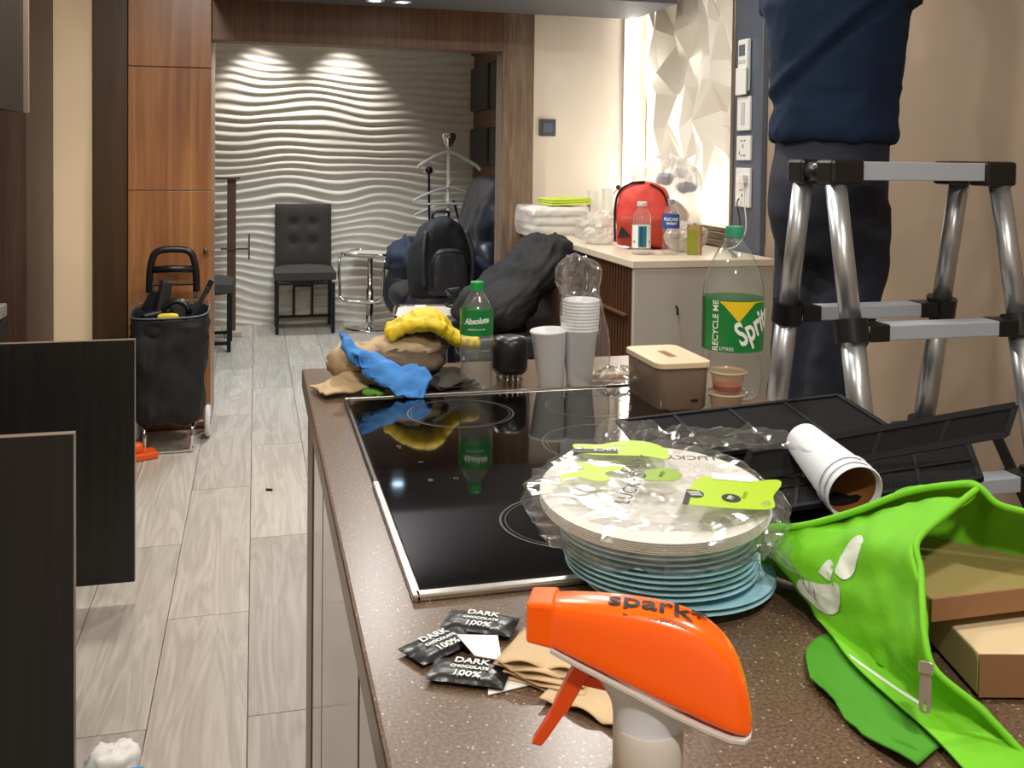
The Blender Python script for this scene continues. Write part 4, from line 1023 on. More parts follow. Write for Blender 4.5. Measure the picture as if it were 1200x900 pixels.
me = hm.mesh('hair')
for v in me.vertices:
    d = (v.co - hc).dot(Fv)
    if d > .045: v.co -= Fv * (d - .045)
link('hair', crumple(me, .006, 40, 1), 'hair', person, smooth=True)
for s in (-1, 1):
    sm = MB(); sm.loft([[W(s * .06, -.06, 0) + Fv * f + Rv * (a * cos(t)) + Vector((0, 0, FOOT + .003 + max(0, h * (.5 + .5 * sin(t))))) for t in [2 * pi * i / 14 for i in range(14)]] for f, a, h in ((-.075, .02, .05), (-.06, .036, .075), (0, .038, .085), (.06, .042, .06), (.13, .045, .045), (.17, .036, .035), (.185, .015, .02))])
    B(sm, 'shoe', 'black_rubber', person, smooth=True)
for s in (-1, 1): B(MB().sphere(W(s * .032, .132, pel + .80), (.011, .011, .008), 10, 6), 'eye', 'white_plastic', person, smooth=True)
# ================================================================== ON THE ISLAND
T = .9
# ---- Sprite bottle
x, y = .866, 1.655
sp = thing('soda_bottle', 'large clear two litre bottle with green label and teal cap', 'bottle', (x, y, T), facecam(x, y))
r = .0565
prof = [(.030, .004), (.042, 0), (.052, .012), (.0545, .035), (.052, .065), (.0545, .088), (r - .0006, .092), (r - .0006, .188), (.0562, .195), (.054, .215), (.045, .245), (.031, .275), (.018, .290), (.0145, .297), (.0145, .310)]
B(MB().lathe(prof, 40, cap1=False), 'bottle_shell', 'clear_pet', sp, smooth=True)
B(MB().lathe([(.0185, .293), (.0185, .295), (.0145, .297)], 24, cap0=False, cap1=False), 'neck_ring', 'clear_pet', sp)
B(MB().lathe([(.0168, .299), (.0168, .317), (.0155, .32)], 28), 'cap', 'cap_teal', sp, auto=35)
lb = B(MB().lathe([(r, .0925), (r, .1875)], 48, cap0=False, cap1=False), 'label', 'label_green', sp, smooth=True)
patch(r, -1.5, -1.12, .093, .187, 'label_edge', 'label_dark', lb)
ys = MB(); n = 16
def ystar(u, v):
    a = -.42 + 1.9 * u; top = .1855; bot = .1855 - .036 * max(0, 1 - abs(u - .32) / .32) ** 1.2 - .002
    z = bot + (top - bot) * v; return ((r + .0006) * sin(a), -(r + .0006) * cos(a), z)
ys.grid(ystar, 24, 2); B(ys, 'label_flash', 'label_yellow', lb, smooth=True)
tm = bendtext(textmesh('RECYCLE ME', .0165, bold=.0002), r + .0008, -.56, .140, rot=pi / 2); link('lettering', tm, 'label_white', lb)
tm = bendtext(textmesh('Sprite', .06, bold=.0014, shear=.15, sx=.64), r + .0012, .82, .142, rot=.5); link('lettering', tm, 'label_white', lb)
tm = bendtext(textmesh('2 LITRES', .009), r + .0008, -.25, .0985); link('lettering', tm, 'label_white', lb)
# ---- Absolute bottle
x, y = .407, 1.80
ab, lb = water_bottle('water_bottle', 'half full clear water bottle with green cap and green label', (x, y, T), .0315, .207, 'cap_green', 'label_green', (.52, .755), water=.36)
link('lettering', bendtext(textmesh('Absolute', .0155, bold=.0005, shear=.25, sx=.85), .0325, 0, .136, rot=.08), 'label_white', lb)
link('lettering', bendtext(textmesh('DRINKING WATER', .004), .0325, 0, .120), 'label_white', lb)
# ---- meat tenderizer
x, y = .477, 1.815
mt = thing('meat_tenderizer', 'black capped needle meat tenderizer standing beside the water bottle', 'tenderizer', (x, y, T))
B(MB().lathe([(.033, .032), (.0345, .04), (.0345, .075), (.033, .088), (.028, .096), (.015, .099)], 32), 'cap', 'black_plastic', mt, smooth=True)
B(MB().lathe([(.030, .028), (.033, .032)], 32), 'plate', 'black_plastic', mt)
nd = MB().tube([(0, 0, 0), (0, 0, .03)], .0028, 6).mesh('needle')
for i in range(-2, 3):
    for j in range(-2, 3):
        if i * i + j * j < 7: o = link('needle', nd, 'chrome', mt); o.location = (i * .0105, j * .0105, .0)
ORD = ['bottom', 'second', 'third', 'fourth', 'fifth', 'sixth', 'seventh', 'eighth', 'ninth', 'topmost']
# ---- cups
def cup_profile(): return [(.0235, 0), (.0245, .001), (.0345, .104), (.0365, .106), (.0372, .109), (.0355, .111), (.0335, .108), (.0232, .006), (.0005, .006)]
def paper_cup(name, label, loc, rot, group=None, inside=None):
    t = thing(name, label, 'cup', loc, 0, group); t.rotation_euler = rot
    B(MB().lathe(cup_profile(), 28, cap1=False), 'cup_wall', 'cup_white', t, auto=60)
    return t
c1 = paper_cup('paper_cup', 'single white paper cup with tan stain inside, leaning on the cup stack', (.556, 1.80, T), (0, radians(-3), 0))
B(MB().lathe([(.0005, .075), (.0307, .075)], 24, cap0=False, cap1=False), 'drink', 'cup_inside', c1)
st = [paper_cup('paper_cup', 'white paper cup at the bottom of the bagged stack', (.612, 1.797, T + .002), (0, 0, 0), 'bagged paper cups')]
for k in range(1, 10):
    c = copy_tree(st[0]); c.location = (.612 + .0004 * k, 1.797, T + .002 + .0062 * k); c['label'] = ORD[k] + ' white paper cup ' + ('counting up from the bottom of' if k < 9 else 'of') + ' the bagged stack'; st.append(c)
fm = MB().loft([ell((dx, 0, z), a, b_, 30, 0, .9) for z, dx, a, b_ in ((.0015, .005, .028, .030), (.05, .008, .036, .034), (.11, .005, .042, .04), (.165, 0, .041, .039), (.178, 0, .034, .03), (.184, -.004, .030, .026), (.205, -.006, .041, .032), (.225, -.004, .044, .026), (.245, -.008, .028, .016), (.252, -.012, .008, .006))])
me = subdiv(fm, 'f', 1); crumple(me, .008, 38, 4, True, fn=lambda c: 1.3 if c.z > .18 else .35); crumple(me, .004, 90, 5, True, fn=lambda c: 1 if c.z > .18 else .2)
for v in me.vertices:
    v.co.z = max(v.co.z, .001)
    if v.co.x > .02 and v.co.z < .15: v.co.x += .035 * (1 - v.co.z / .15) * (v.co.x - .02) / .03
tag(setup(link('cup_bag', me, 'clear_film'), (.614, 1.797, T)), 'clear plastic bag twisted over the stack of paper cups', 'plastic bag')
# utensils behind the box
for k, (dx, rz, lb_) in enumerate(((0, -.35, 'pale wooden chopstick pair in sleeve lying behind the storage box'), (.012, -.22, 'pale wooden chopstick sleeve lying alongside another behind the storage box'))):
    tag(setup(B(MB().box((0, 0, .004 + .005 * k), (.12, .016, .006)), 'chopstick_sleeve', 'kraft', bevel=.001), (.70 + dx, 1.86 - .035 * k, T), (0, 0, rz)), lb_, 'chopsticks')
clothpile('clear_wrapper', 'crumpled clear wrapper between cup stack and storage box', 'wrapper', (.69, 1.79, T), (.08, .07, .03), 'clear_film', 5, .3)
# ---- storage box
bx = thing('storage_box', 'smoky brown plastic storage box with beige lid and oval slot', 'box', (.728, 1.642, T))
def rbox(w, d, z0, z1, r, k=1): return [[(px * k, py * k, z0) for px, py in rrect(w, d, r, 4)], [(px, py, z1) for px, py in rrect(w, d, r, 4)]]
rg = rbox(.098, .158, .006, .078, .016, .95); bot = [[(px * .88, py * .9, .001) for px, py in rrect(.098, .158, .016, 4)]]
inn = [[(px, py, .078) for px, py in rrect(.094, .154, .014, 4)], [(px * .94, py * .94, .006) for px, py in rrect(.094, .154, .014, 4)]]
B(MB().loft(bot + rg + inn), 'tub', 'smoky_box', bx, auto=40)
B(MB().prism(rrect(.086, .146, .012), .008, .030), 'contents', 'brown_jar', bx, bevel=.003)
def lidm():
    mb = MB(); out = rrect(.105, .165, .018, 5); n = len(out); hole = []
    for px, py in out:
        a = atan2(py, px); hole.append((.014 * cos(a), .032 * sin(a)))
    vs = [(x, y, .078) for x, y in out] + [(x, y, .088) for x, y in out] + [(x, y, .0885) for x, y in hole] + [(x, y, .082) for x, y in hole]; fs = []
    for i in range(n):
        j = (i + 1) % n; fs += [(i, j, n + j, n + i), (n + i, n + j, 2 * n + j, 2 * n + i), (2 * n + i, 2 * n + j, 3 * n + j, 3 * n + i), (3 * n + i, 3 * n + j, j, i)]
    return mb.add(vs, fs)
ld_ = B(lidm(), 'lid', 'lid_beige', bx, bevel=.0015)
B(MB().prism([(.014 * cos(a), .032 * sin(a)) for a in [2 * pi * i / 20 for i in range(20)]], .0815, .0835), 'slot_window', 'carton_brown', ld_)
B(MB().box((.02, -.0765, .02), (.012, .003, .004)), 'maker_mark', 'ink', bx)
# ---- sauce cups
for k in range(2):
    t = thing('sauce_cup', ['lower clear sauce cup under another by the soda bottle', 'upper clear sauce cup with red sauce by the soda bottle'][k], 'sauce cup', (.802 + .003 * k, 1.552 + .002 * k, T + .0375 * k))
    B(MB().lathe([(.024, 0), (.030, .033), (.0285, .033), (.0232, .002), (.0005, .002)], 28, cap1=False), 'cup_wall', 'sauce_cup_clear', t, auto=50)
    B(MB().lathe([(.0335, .032), (.0345, .034), (.0345, .0365), (.031, .037), (.030, .0345), (.0005, .0345)], 28, cap0=False, cap1=False), 'lid', 'sauce_cup_clear', t, auto=40)
    B(MB().lathe([(.0338, .0335), (.035, .035), (.0338, .0368)], 28, cap0=False, cap1=False), 'lid_rim', 'lid_beige', t, smooth=True)
    if k: B(MB().lathe([(.0236, .002), (.0252, .011), (.0005, .011)], 28, cap1=False), 'sauce', 'sauce_red', t)
    else: B(MB().lathe([(.0236, .002), (.0244, .006), (.0005, .006)], 28, cap1=False), 'sauce', 'sauce_red', t)

# ---- cloths and gloves
def sheet(name, label, cat, loc, w, d, m, seed, amp=.02, rz=0, th=.002, fold=None, nu=44, nv=32, base=.003, group=None, sc=14):
    mb = MB()
    def f(u, v):
        x = (u - .5) * w; y = (v - .5) * d
        e = noise.noise(Vector((x * 9 + seed, y * 9, seed))) * .012
        p = Vector((x * sc + seed * 5, y * sc, seed)); h = (1 - abs(noise.noise(p) * 2)) * .6 + (1 - abs(noise.noise(p * 2.3) * 2)) * .3 + .1
        z = base + amp * max(0, h) * (fold(u, v) if fold else 1)
        return (x + e, y + noise.noise(Vector((y * 9, x * 9, seed + 4))) * .012, z)
    mb.grid(f, nu, nv); o = B(mb, name, m, smooth=True); solid(o, th); o.location = loc; o.rotation_euler = (0, 0, rz)
    return tag(o, label, cat, group)
hump = lambda u, v: .35 + .9 * (1 - (2 * u - 1) ** 2) * (1 - (2 * v - 1) ** 2)
sheet('black_cloth', 'black cloth spread under the gloves behind the cooktop', 'cloth', (.30, 1.845, T), .20, .13, 'black_cloth', 3, .02, .1)
sheet('brown_napkin', 'crumpled brown paper at the corner edge of the worktop', 'paper', (.175, 1.835, T), .12, .09, 'kraft', 6, .028, .35, .004, hump)
clothpile('tan_cloth', 'tan cloth bunched upright under the blue cloth', 'cloth', (.19, 1.885, T + .012), (.10, .09, .065), 'tan_cloth', 7, .2)
clothpile('work_glove', 'knitted beige and black work glove in the cloth pile', 'glove', (.275, 1.875, T + .014), (.17, .09, .055), 'taupe_cloth', 11, .16)
clothpile('work_glove', 'pale tan work glove under the yellow glove', 'glove', (.285, 1.90, T + .045), (.15, .09, .045), 'tan_cloth', 14, .16)
def blue_sheet():
    mb = MB()
    pth = bez([(-.07, .015, .078), (-.06, .005, .064), (-.04, -.01, .048), (0, -.03, .03), (.045, -.035, .022), (.06, -.035, .006)], 6)
    n = len(pth)
    def f(u, v):
        p = pth[min(n - 1, int(u * (n - 1)))]; wd = .05 + .02 * u
        return (p.x + .012 * sin(v * 9 + u * 5) , p.y + (v - .5) * wd * 2, p.z + .012 * cos(v * 11 + u * 4) - .03 * (2 * v - 1) ** 2 + .016)
    mb.grid(f, n - 1, 26); me = mb.mesh('blue_cloth'); crumple(me, .011, 30, 3, True); crumple(me, .003, 80, 4, True)
    for v in me.vertices: v.co.z = max(v.co.z, .004)
    o = link('blue_cloth', me, 'blue_cloth', smooth=True); solid(o, .0025); o.location = (.235, 1.83, T + .004); o.rotation_euler = (0, 0, .1)
    return tag(o, 'bright blue crumpled cloth on the pile behind the cooktop', 'cloth')
blue_sheet()
def yglove():
    t = MB()
    P = [(-.078, .0, -.004), (-.06, .0, .012), (-.03, .0, .024), (0, .0, .028), (.025, .0, .016), (.045, .0, -.004), (.07, .0, -.010), (.095, 0, -.010)]
    Rr = [.012, .032, .042, .045, .040, .030, .025, .027]
    t.loft([[(p[0], r * 1.15 * cos(a), p[2] + r * .42 * sin(a)) for a in [2 * pi * i / 18 for i in range(18)]] for p, r in zip(P, Rr)])
    for k in range(4): t.tube(bez([(-.03, -.027 + .018 * k, .018), (-.06, -.028 + .019 * k, .008), (-.082 - .005 * (k % 2), -.028 + .019 * k, -.010)], 4), .0105, 8)
    t.tube(bez([(.0, .03, .012), (-.02, .045, -.002), (-.04, .05, -.012)], 4), .010, 8)
    me = fuse(t, 'rubber_glove', .004, 8); crumple(me, .005, 38, 5, True)
    o = link('rubber_glove', me, 'yellow_glove', smooth=True); o.location = (.335, 1.885, T + .096); o.rotation_euler = (.1, radians(6), -.15)
    tag(o, 'yellow rubber coated glove on top of the cloth pile', 'glove')
    cf = MB().loft([[(x, .02 + .03 * cos(a), z + .010 * sin(a)) for a in [2 * pi * i / 14 for i in range(14)]] for x, z in ((-.07, -.022), (-.03, -.012), (.01, -.016), (.04, -.028))])
    link('glove_palm', crumple(subdiv(cf, 'glove_palm', 1), .004, 50, 2, True), 'taupe_cloth', o, smooth=True)
yglove()
sheet('grey_rag', 'dark grey rag between the gloves and the water bottle', 'rag', (.365, 1.84, T), .08, .08, 'dark_fabric', 9, .025, .3, .003, hump)
tag(setup(B(pillow((0, 0, .008), (.022, .012, .007)), 'green_scrap', 'green_scrap', smooth=True), (.212, 1.785, T), (0, 0, -.6)), 'small bright green scrap below the blue cloth', 'scrap')

# ---- plates
bpz = T
pb = tag(B(MB().lathe([(.055, 0), (.06, .002), (.098, .0115), (.1005, .013), (.1, .0145), (.096, .0142), (.058, .0045), (.0005, .0045)], 48, cap1=False), 'blue_plate', 'plate_blue', auto=50), 'blue plate at the bottom of the stack, shifted aside', 'plate', 'stacked blue plates')
pb.location = (.428, .93, T)
for k in range(1, 10):
    c = pb.copy(); COL.objects.link(c)
    off = (.0, .0) if k == 1 else (-.014 - .0012 * k, .004)
    c.location = (.428 + off[0], .93 + off[1], T + .0058 * k + (.002 if k > 1 else 0)); c['label'] = ORD[k] + ' blue plate counting up from the bottom of the stack' if k < 9 else 'topmost blue plate right under the bagged paper plates'
    if k == 1: c['label'] = 'second lowest blue plate, jutting out with the bottom one'
tilt = Euler((radians(4.5), radians(-1.5), 0))
pw_ = None; pc = Vector((.405, .940, T + .071))
for k in range(6):
    if pw_ is None:
        mb = MB(); n = 72; prof = [(.075, 0), (.088, .004), (.108, .012), (.119, .016), (.1195, .0175), (.108, .014), (.087, .0055), (.074, .0012), (.0005, .0012)]
        mb.lathe(prof, n, cap1=False); me = mb.mesh('paper_plate')
        for v in me.vertices:
            rr_ = math.hypot(v.co.x, v.co.y)
            if rr_ > .09: v.co.z += .0009 * sin(36 * atan2(v.co.y, v.co.x))
        pw_ = tag(link('paper_plate', me, 'paper_white', auto=60), 'white paper plate at the bottom of the bagged set', 'paper plate', 'bagged paper plates')
        c = pw_
    else:
        c = pw_.copy(); COL.objects.link(c); c['label'] = ORD[k] + ' white paper plate counting up from the bottom of the bagged set' if k < 5 else 'topmost white paper plate in the printed bag'
    c.location = pc + Vector((0, 0, .0020 * k)); c.rotation_euler = tilt
# printed clear bag round the paper plates
pbg = thing('printed_plate_bag', 'clear bag with lime green print around the white paper plates', 'plastic bag', pc)
pbg.rotation_euler = tilt
rings = [ell((0, 0, z), a, b_, 64, 0, .93) for z, a, b_ in ((-.003, .05, .05), (-.006, .10, .10), (.004, .126, .124), (.018, .133, .13), (.027, .128, .126), (.033, .115, .112), (.0335, .09, .088), (.033, .05, .05), (.033, .01, .01))]
me = MB().loft(rings).mesh('film'); crumple(me, .006, 34, 4, True, fn=lambda c: 1.0 if math.hypot(c.x, c.y) > .112 else .06); crumple(me, .004, 80, 7, True, fn=lambda c: 1 if math.hypot(c.x, c.y) > .112 else .05)
link('film', me, 'clear_film', pbg, smooth=False)
# loose film tails
def tail(pts, wd, seed, th=0):
    q = bez(pts, 6); n = len(q); mb = MB()
    def f(u, v):
        p = q[min(n - 1, int(round(u * (n - 1))))]; s = (v - .5) * wd * (.5 + .8 * u)
        return (p.x + s * th, p.y + s, p.z + .008 * sin(v * 9 + u * 7 + seed))
    mb.grid(f, n - 1, 14); me = mb.mesh('film_tail'); crumple(me, .006, 30, seed, True); return link('film_tail', me, 'clear_film', pbg)
tail([(.05, .10, .02), (.10, .125, .03), (.16, .13, .02), (.21, .11, .03)], .07, 3, -.4)
tail([(.08, -.09, .01), (.11, -.10, -.015), (.125, -.10, -.03), (.15, -.09, -.04)], .09, 5, .5)
tail([(-.02, .11, .03), (.02, .14, .035), (.07, .155, .03)], .06, 8, -.6)
zt = .0455 - .0085
def decal(poly, m, z=zt, name='print_patch', loc=(0, 0), rz=0, sc=1):
    o = B(MB().prism([(a * sc, b * sc) for a, b in poly], 0, .0004), name, m, pbg); o.location = (loc[0], loc[1], z); o.rotation_euler = (0, 0, rz); return o
def blob(pts): return [(p.x, p.y) for p in bez([(a, b, 0) for a, b in pts + pts[:1]], 4)[:-1]]
pa = decal(blob([(-.045, -.012), (-.03, -.018), (0, -.02), (.03, -.022), (.05, -.03), (.055, -.005), (.04, .018), (.015, .025), (.0, .02), (-.02, .012), (-.05, .012)]), 'lime', loc=(-.005, .093), rz=-.25)
decal([(-.045, -.012), (.005, -.014), (.005, -.002), (-.045, .0)], 'ink', zt + .0005, loc=(-.012, .093), rz=-.25)
decal(blob([(-.04, -.02), (-.02, -.012), (-.002, -.022), (.012, -.018), (.01, 0), (.03, .01), (.022, .02), (.005, .016), (-.012, .028), (-.02, .022), (-.012, .008), (-.035, -.004)]), 'lime', loc=(-.052, .035), rz=-.25)
pz_ = decal(blob([(-.045, -.035), (.0, -.036), (.04, -.03), (.044, 0), (.055, .03), (.05, .042), (.015, .03), (-.015, .038), (-.03, .03), (-.04, 0)]), 'lime', loc=(.062, -.045), rz=-.42)
decal([(-.047, -.036), (-.041, -.036), (-.036, .0), (-.042, .0)], 'ink', zt + .0005, loc=(.062, -.045), rz=-.42)
decal(blob([(-.02, -.012), (.01, -.015), (.024, .0), (.012, .018), (-.012, .012)]), 'lime_dark', loc=(.012, .013), rz=-.2)
circ = lambda r_: [(r_ * cos(a), r_ * sin(a)) for a in [2 * pi * i / 20 for i in range(20)]]
decal(circ(.0095), 'ink', zt + .0006, loc=(.058, -.058)); decal(circ(.009), 'ink', zt + .0006, loc=(.027, -.04))
for k in range(3): decal([(-.006, -.0006), (.006, -.0006), (.006, .0006), (-.006, .0006)], 'label_white', zt + .0011, loc=(.027 , -.044 + .004 * k), rz=-.3)
decal([(-.02, -.008), (.022, -.008), (.022, .008), (-.02, .008)], 'label_white', zt + .0007, loc=(.082, -.012), rz=-.45)
for s, sz_, lx, ly, rz, m_ in (('25PCS', .0125, -.018, .093, pi - .2, 'label_white'), ('MEDIUM', .005, .0, .103, pi - .2, 'label_white'), ("LUCKY'S", .021, -.030, -.012, .95, 'ink'), ('PARTY', .018, -.002, .045, .75, 'ink'), ('LUCKY', .017, .063, .047, pi - .3, 'ink'), ('PP', .009, .058, -.058, .8, 'label_white'), ('PLATES', .005, .075, -.055, .9, 'lime_dark'), ('25 PCS', .005, .014, .013, .9, 'ink')):
    o = link('lettering', textmesh(s, sz_, .0001), m_, pbg); o.location = (lx, ly, zt + .0012); o.rotation_euler = (0, 0, rz)

# ---- trigger spray bottle
SX, SY = .213, .497
ss = thing('spray_bottle', 'spray bottle with orange and white trigger head', 'spray bottle', (SX, SY, T), 0)
ang = pi - radians(10) - .257      # nozzle heading (local +X turned)
Mr = Matrix.Rotation(ang, 4, 'Z')
B(MB().lathe([(.028, 0), (.034, .004), (.035, .02), (.035, .075), (.031, .09), (.02, .1), (.0155, .104), (.0155, .112)], 32, cap1=False), 'bottle_shell', 'clear_pet', ss, smooth=True)
B(MB().lathe([(.030, .002), (.033, .02), (.033, .045)], 28), 'liquid', 'water', ss, smooth=True)
col = MB().lathe([(.0185, .100), (.0195, .102), (.0195, .126), (.018, .130)], 40)
B(col, 'collar', 'warm_milky', ss, auto=35)
# side profile stations along the head: s (forward), top z, bottom z, half width at top, half width at bottom
st_ = [(.056, .1965, .1730, .0105, .0108), (.054, .197, .1725, .0120, .0125), (.04, .1985, .1675, .0135, .0150), (.015, .199, .1585, .0150, .0175), (-.01, .1975, .149, .0160, .0192), (-.03, .192, .1415, .0160, .0192), (-.044, .180, .1365, .0150, .0180), (-.0515, .165, .135, .0125, .0155), (-.055, .150, .1355, .009, .0115), (-.056, .143, .1375, .005, .006)]
def sect(s, zt_, zb, wt, wb):
    h = zt_ - zb
    return [(s, wb * .96, zb), (s, wb, zb + h * .12), (s, (wt + wb) / 2 * 1.0, zb + h * .55), (s, wt, zt_ - h * .18), (s, wt * .82, zt_ - h * .05), (s, wt * .4, zt_), (s, -wt * .4, zt_), (s, -wt * .82, zt_ - h * .05), (s, -wt, zt_ - h * .18), (s, -(wt + wb) / 2, zb + h * .55), (s, -wb, zb + h * .12), (s, -wb * .96, zb)]
mb = MB().loft([sect(*q) for q in st_]); mb.v = [Mr @ p for p in mb.v]
sh_ = link('shroud', subdiv(mb, 'shroud', 2), 'orange_plastic', ss, smooth=True)
lip = MB().loft([[(s, wb * 1.03, zb - .0022), (s, wb * 1.03, zb + .0006), (s, -wb * 1.03, zb + .0006), (s, -wb * 1.03, zb - .0022)] for s, zt_, zb, wt, wb in st_[1:]]); lip.v = [Mr @ p for p in lip.v]
B(lip, 'seam_lip', 'warm_milky', sh_, bevel=.0006)
noz = MB().loft([[(s, y, z) for y, z in rrect_] for s, rrect_ in ((.052, [(-.0125, .172), (.0125, .172), (.0125, .1975), (-.0125, .1975)]), (.068, [(-.0115, .174), (.0115, .174), (.0115, .1965), (-.0115, .1965)]))])
noz.v = [Mr @ p for p in noz.v]; B(noz, 'nozzle', 'orange_plastic', ss, bevel=.002)
# white under body: from the orange shell down to the collar
wb_ = [(.118, .002, .019, .0165), (.128, .001, .0185, .016), (.136, -.001, .021, .0155), (.144, -.006, .027, .0158), (.153, -.007, .036, .0168), (.163, .002, .034, .0165), (.172, .012, .032, .014)]
mb = MB().loft([[(c + a * cos(t), b * sin(t), z) for t in [2 * pi * i / 24 for i in range(24)]] for z, c, a, b in wb_]); mb.v = [Mr @ p for p in mb.v]
link('spray_body', subdiv(mb, 'spray_body', 1), 'milky_plastic', ss, smooth=True)
tg = bez([(.034, 0, .166), (.041, 0, .152), (.049, 0, .135), (.058, 0, .119), (.0615, 0, .113)], 5); n = len(tg)
mb = MB().loft([[(p.x + d_ * (.0045 if i < n * .5 else .0035), y, p.z) for d_, y in ((-1.4 + .8 * i / n, -.0085 + .003 * i / n), (1, -.0075 + .003 * i / n), (1, .0075 - .003 * i / n), (-1.4 + .8 * i / n, .0085 - .003 * i / n))] for i, p in enumerate(tg)])
mb.v = [Mr @ p for p in mb.v]; B(mb, 'trigger', 'orange_dark', ss, bevel=.001)
m2 = MB().bar((.036, 0, .153), (.018, 0, .151), .012, .006); m2.v = [Mr @ p for p in m2.v]; B(m2, 'trigger_link', 'orange_dark', ss, bevel=.001)
def topz(s):
    for a, b in zip(st_, st_[1:]):
        if b[0] <= s <= a[0]:
            k = (a[0] - s) / (a[0] - b[0]); return a[1] + (b[1] - a[1]) * k
    return .15
def toptext(body, size, s0, off, bold=0):
    me = textmesh(body, size, .00005, bold=bold, sx=1.05)
    bm = bmesh.new(); bm.from_mesh(me); es = [e for e in bm.edges if e.calc_length() > .004]; bmesh.ops.subdivide_edges(bm, edges=es, cuts=2); bm.to_mesh(me); bm.free()
    for v in me.vertices:
        s = s0 - v.co.x; y = off - v.co.y      # reads from the nozzle toward the rear
        z = topz(s) - .0004 - max(0, abs(y) - .006) * .55 + v.co.z
        v.co = Mr @ Vector((s, y, z + .0006))
    return link('lettering', me, 'ink', sh_)
toptext('spark*', .020, -.004, .0015, .0003); toptext('multi purpose', .0042, -.008, .0115)

# ---- chocolate packets
def packet(loc, rz, label, lines, tl=(0, 0)):
    t = thing('chocolate_packet', label, 'packet', loc, rz); t.rotation_euler = (tl[0], tl[1], rz)
    def f(u, v, s):
        x = (u - .5) * .068; y = (v - .5) * .038; e = max(0, 1 - (2 * u - 1) ** 4) * max(0, 1 - (2 * v - 1) ** 4)
        return (x, y, .0045 + s * (.0038 * e + .0003) + .0007 * noise.noise(Vector((x * 120, y * 120, s))))
    mb = MB(); mb.grid(lambda u, v: f(u, v, 1), 26, 16); mb.grid(lambda u, v: f(u, v, -1), 26, 16)
    p = B(mb, 'wrapper', 'foil_black', t, smooth=True)
    for s, sz_, dy in lines:
        o = link('lettering', textmesh(s, sz_, .0001, bold=.0002), 'label_white', t); o.location = (0, dy, .0093)
    return t
LN = (('DARK', .0115, .010), ('CHOCOLATE', .0056, .0), ('100%', .0115, -.0105))
packet((.163, .853, T), radians(28), 'black dark chocolate packet lying closest to the worktop edge', LN)
packet((.206, .880, T + .002), radians(-28), 'black dark chocolate packet lying under the brown napkin corner by the cooktop', LN)
packet((.178, .800, T), radians(-26), 'black dark chocolate packet partly under a white paper slip', LN)
def slip(pts, label, z, m='paper_white'):
    return tag(B(MB().prism(pts, T + z, T + z + .0008), 'paper_slip', m), label, 'paper')
slip([(.178, .855), (.214, .845), (.207, .802), (.186, .815)], 'white paper slip on the chocolate packet', .0102)
slip([(.187, .768), (.225, .775), (.228, .795), (.193, .793)], 'white paper slip sticking out under the brown napkin', .001)
def napkin(loc, w, d, rz, label, layers, seed):
    t = thing('paper_napkin', label, 'napkin', loc, rz)
    for k in range(layers):
        mb = MB(); W_, D_ = w - .006 * k, d - .005 * k
        def f(u, v):
            x = (u - .5) * W_; y = (v - .5) * D_
            bow = .004 * (1 - (2 * v - 1) ** 2) + .006 * max(0, (.3 - v)) * 3 * abs(sin(u * 6 + k + seed))
            return (x, y + .004 * sin(u * 5 + k), .002 + .0028 * k + bow * (k + 1) / layers + .0015 * noise.noise(Vector((x * 30, y * 30, seed + k))))
        mb.grid(f, 24, 16); o = B(mb, 'napkin_layer', 'kraft', t, smooth=True); solid(o, .001)
    return t
napkin((.252, .800, T), .095, .085, radians(-38), 'folded brown paper napkin beside the chocolate packets', 5, 2)
napkin((.275, .745, T + .0), .075, .07, radians(-42), 'single brown paper napkin sheet behind the spray trigger', 1, 5)
tag(setup(B(MB().box((0, 0, .0125), (.05, .018, .004)), 'dark_card', 'foil_black', bevel=.001), (.292, .80, T), (0, 0, -.7)), 'small dark card lying on the napkins behind the spray head', 'card')

# ---- filters
def afilter(c00, c10, c01, label, nx, ny):
    O = Vector(c00); U = Vector(c10) - O; V = Vector(c01) - O; n = U.cross(V).normalized()
    t = thing('mesh_filter', label, 'filter', O)
    Pt = lambda u, v: U * u + V * v
    bw = .006
    fr_ = MB()
    for a, b in (((0, 0), (1, 0)), ((1, 0), (1, 1)), ((1, 1), (0, 1)), ((0, 1), (0, 0))): fr_.bar(Pt(*a), Pt(*b), .008, .006, n)
    B(fr_, 'frame', 'filter_black', t)
    for i in range(1, nx): B(MB().bar(Pt(i / nx, 0), Pt(i / nx, 1), .005, .004, n), 'rib', 'filter_black', t)
    for i in range(1, ny): B(MB().bar(Pt(0, i / ny), Pt(1, i / ny), .005, .004, n), 'rib', 'filter_black', t)
    nn = MB(); nn.add([Pt(0, 0) , Pt(1, 0), Pt(1, 1), Pt(0, 1)], [(0, 1, 2, 3)]); net = B(nn, 'netting', 'netting', t)
    th = MB()
    for i in range(1, 60): th.bar(Pt(i / 60, 0), Pt(i / 60, 1), .0007, .0007, n)
    for i in range(1, 30): th.bar(Pt(0, i / 30), Pt(1, i / 30), .0007, .0007, n)
    s = B(th, 'mesh_threads', 'filter_black', net); s['kind'] = 'stuff'
    return t
afilter((.548, 1.285, .912), (.885, 1.195, .958), (.562, 1.45, .924), 'black mesh filter lying flat by the storage box', 4, 1)
afilter((.60, 1.275, .9105), (.88, 1.20, .934), (.572, 1.42, .911), 'black mesh filter underneath the flat one by the storage box', 3, 2)
afilter((.622, 1.165, .918), (.955, 1.065, .988), (.645, 1.175, .953), 'upper tilted black mesh filter with a raised end past the worktop', 4, 1)
afilter((.555, 1.06, .912), (.905, 1.05, .937), (.63, 1.175, .922), 'lower black mesh filter under the tilted one behind the fallen cups', 4, 2)

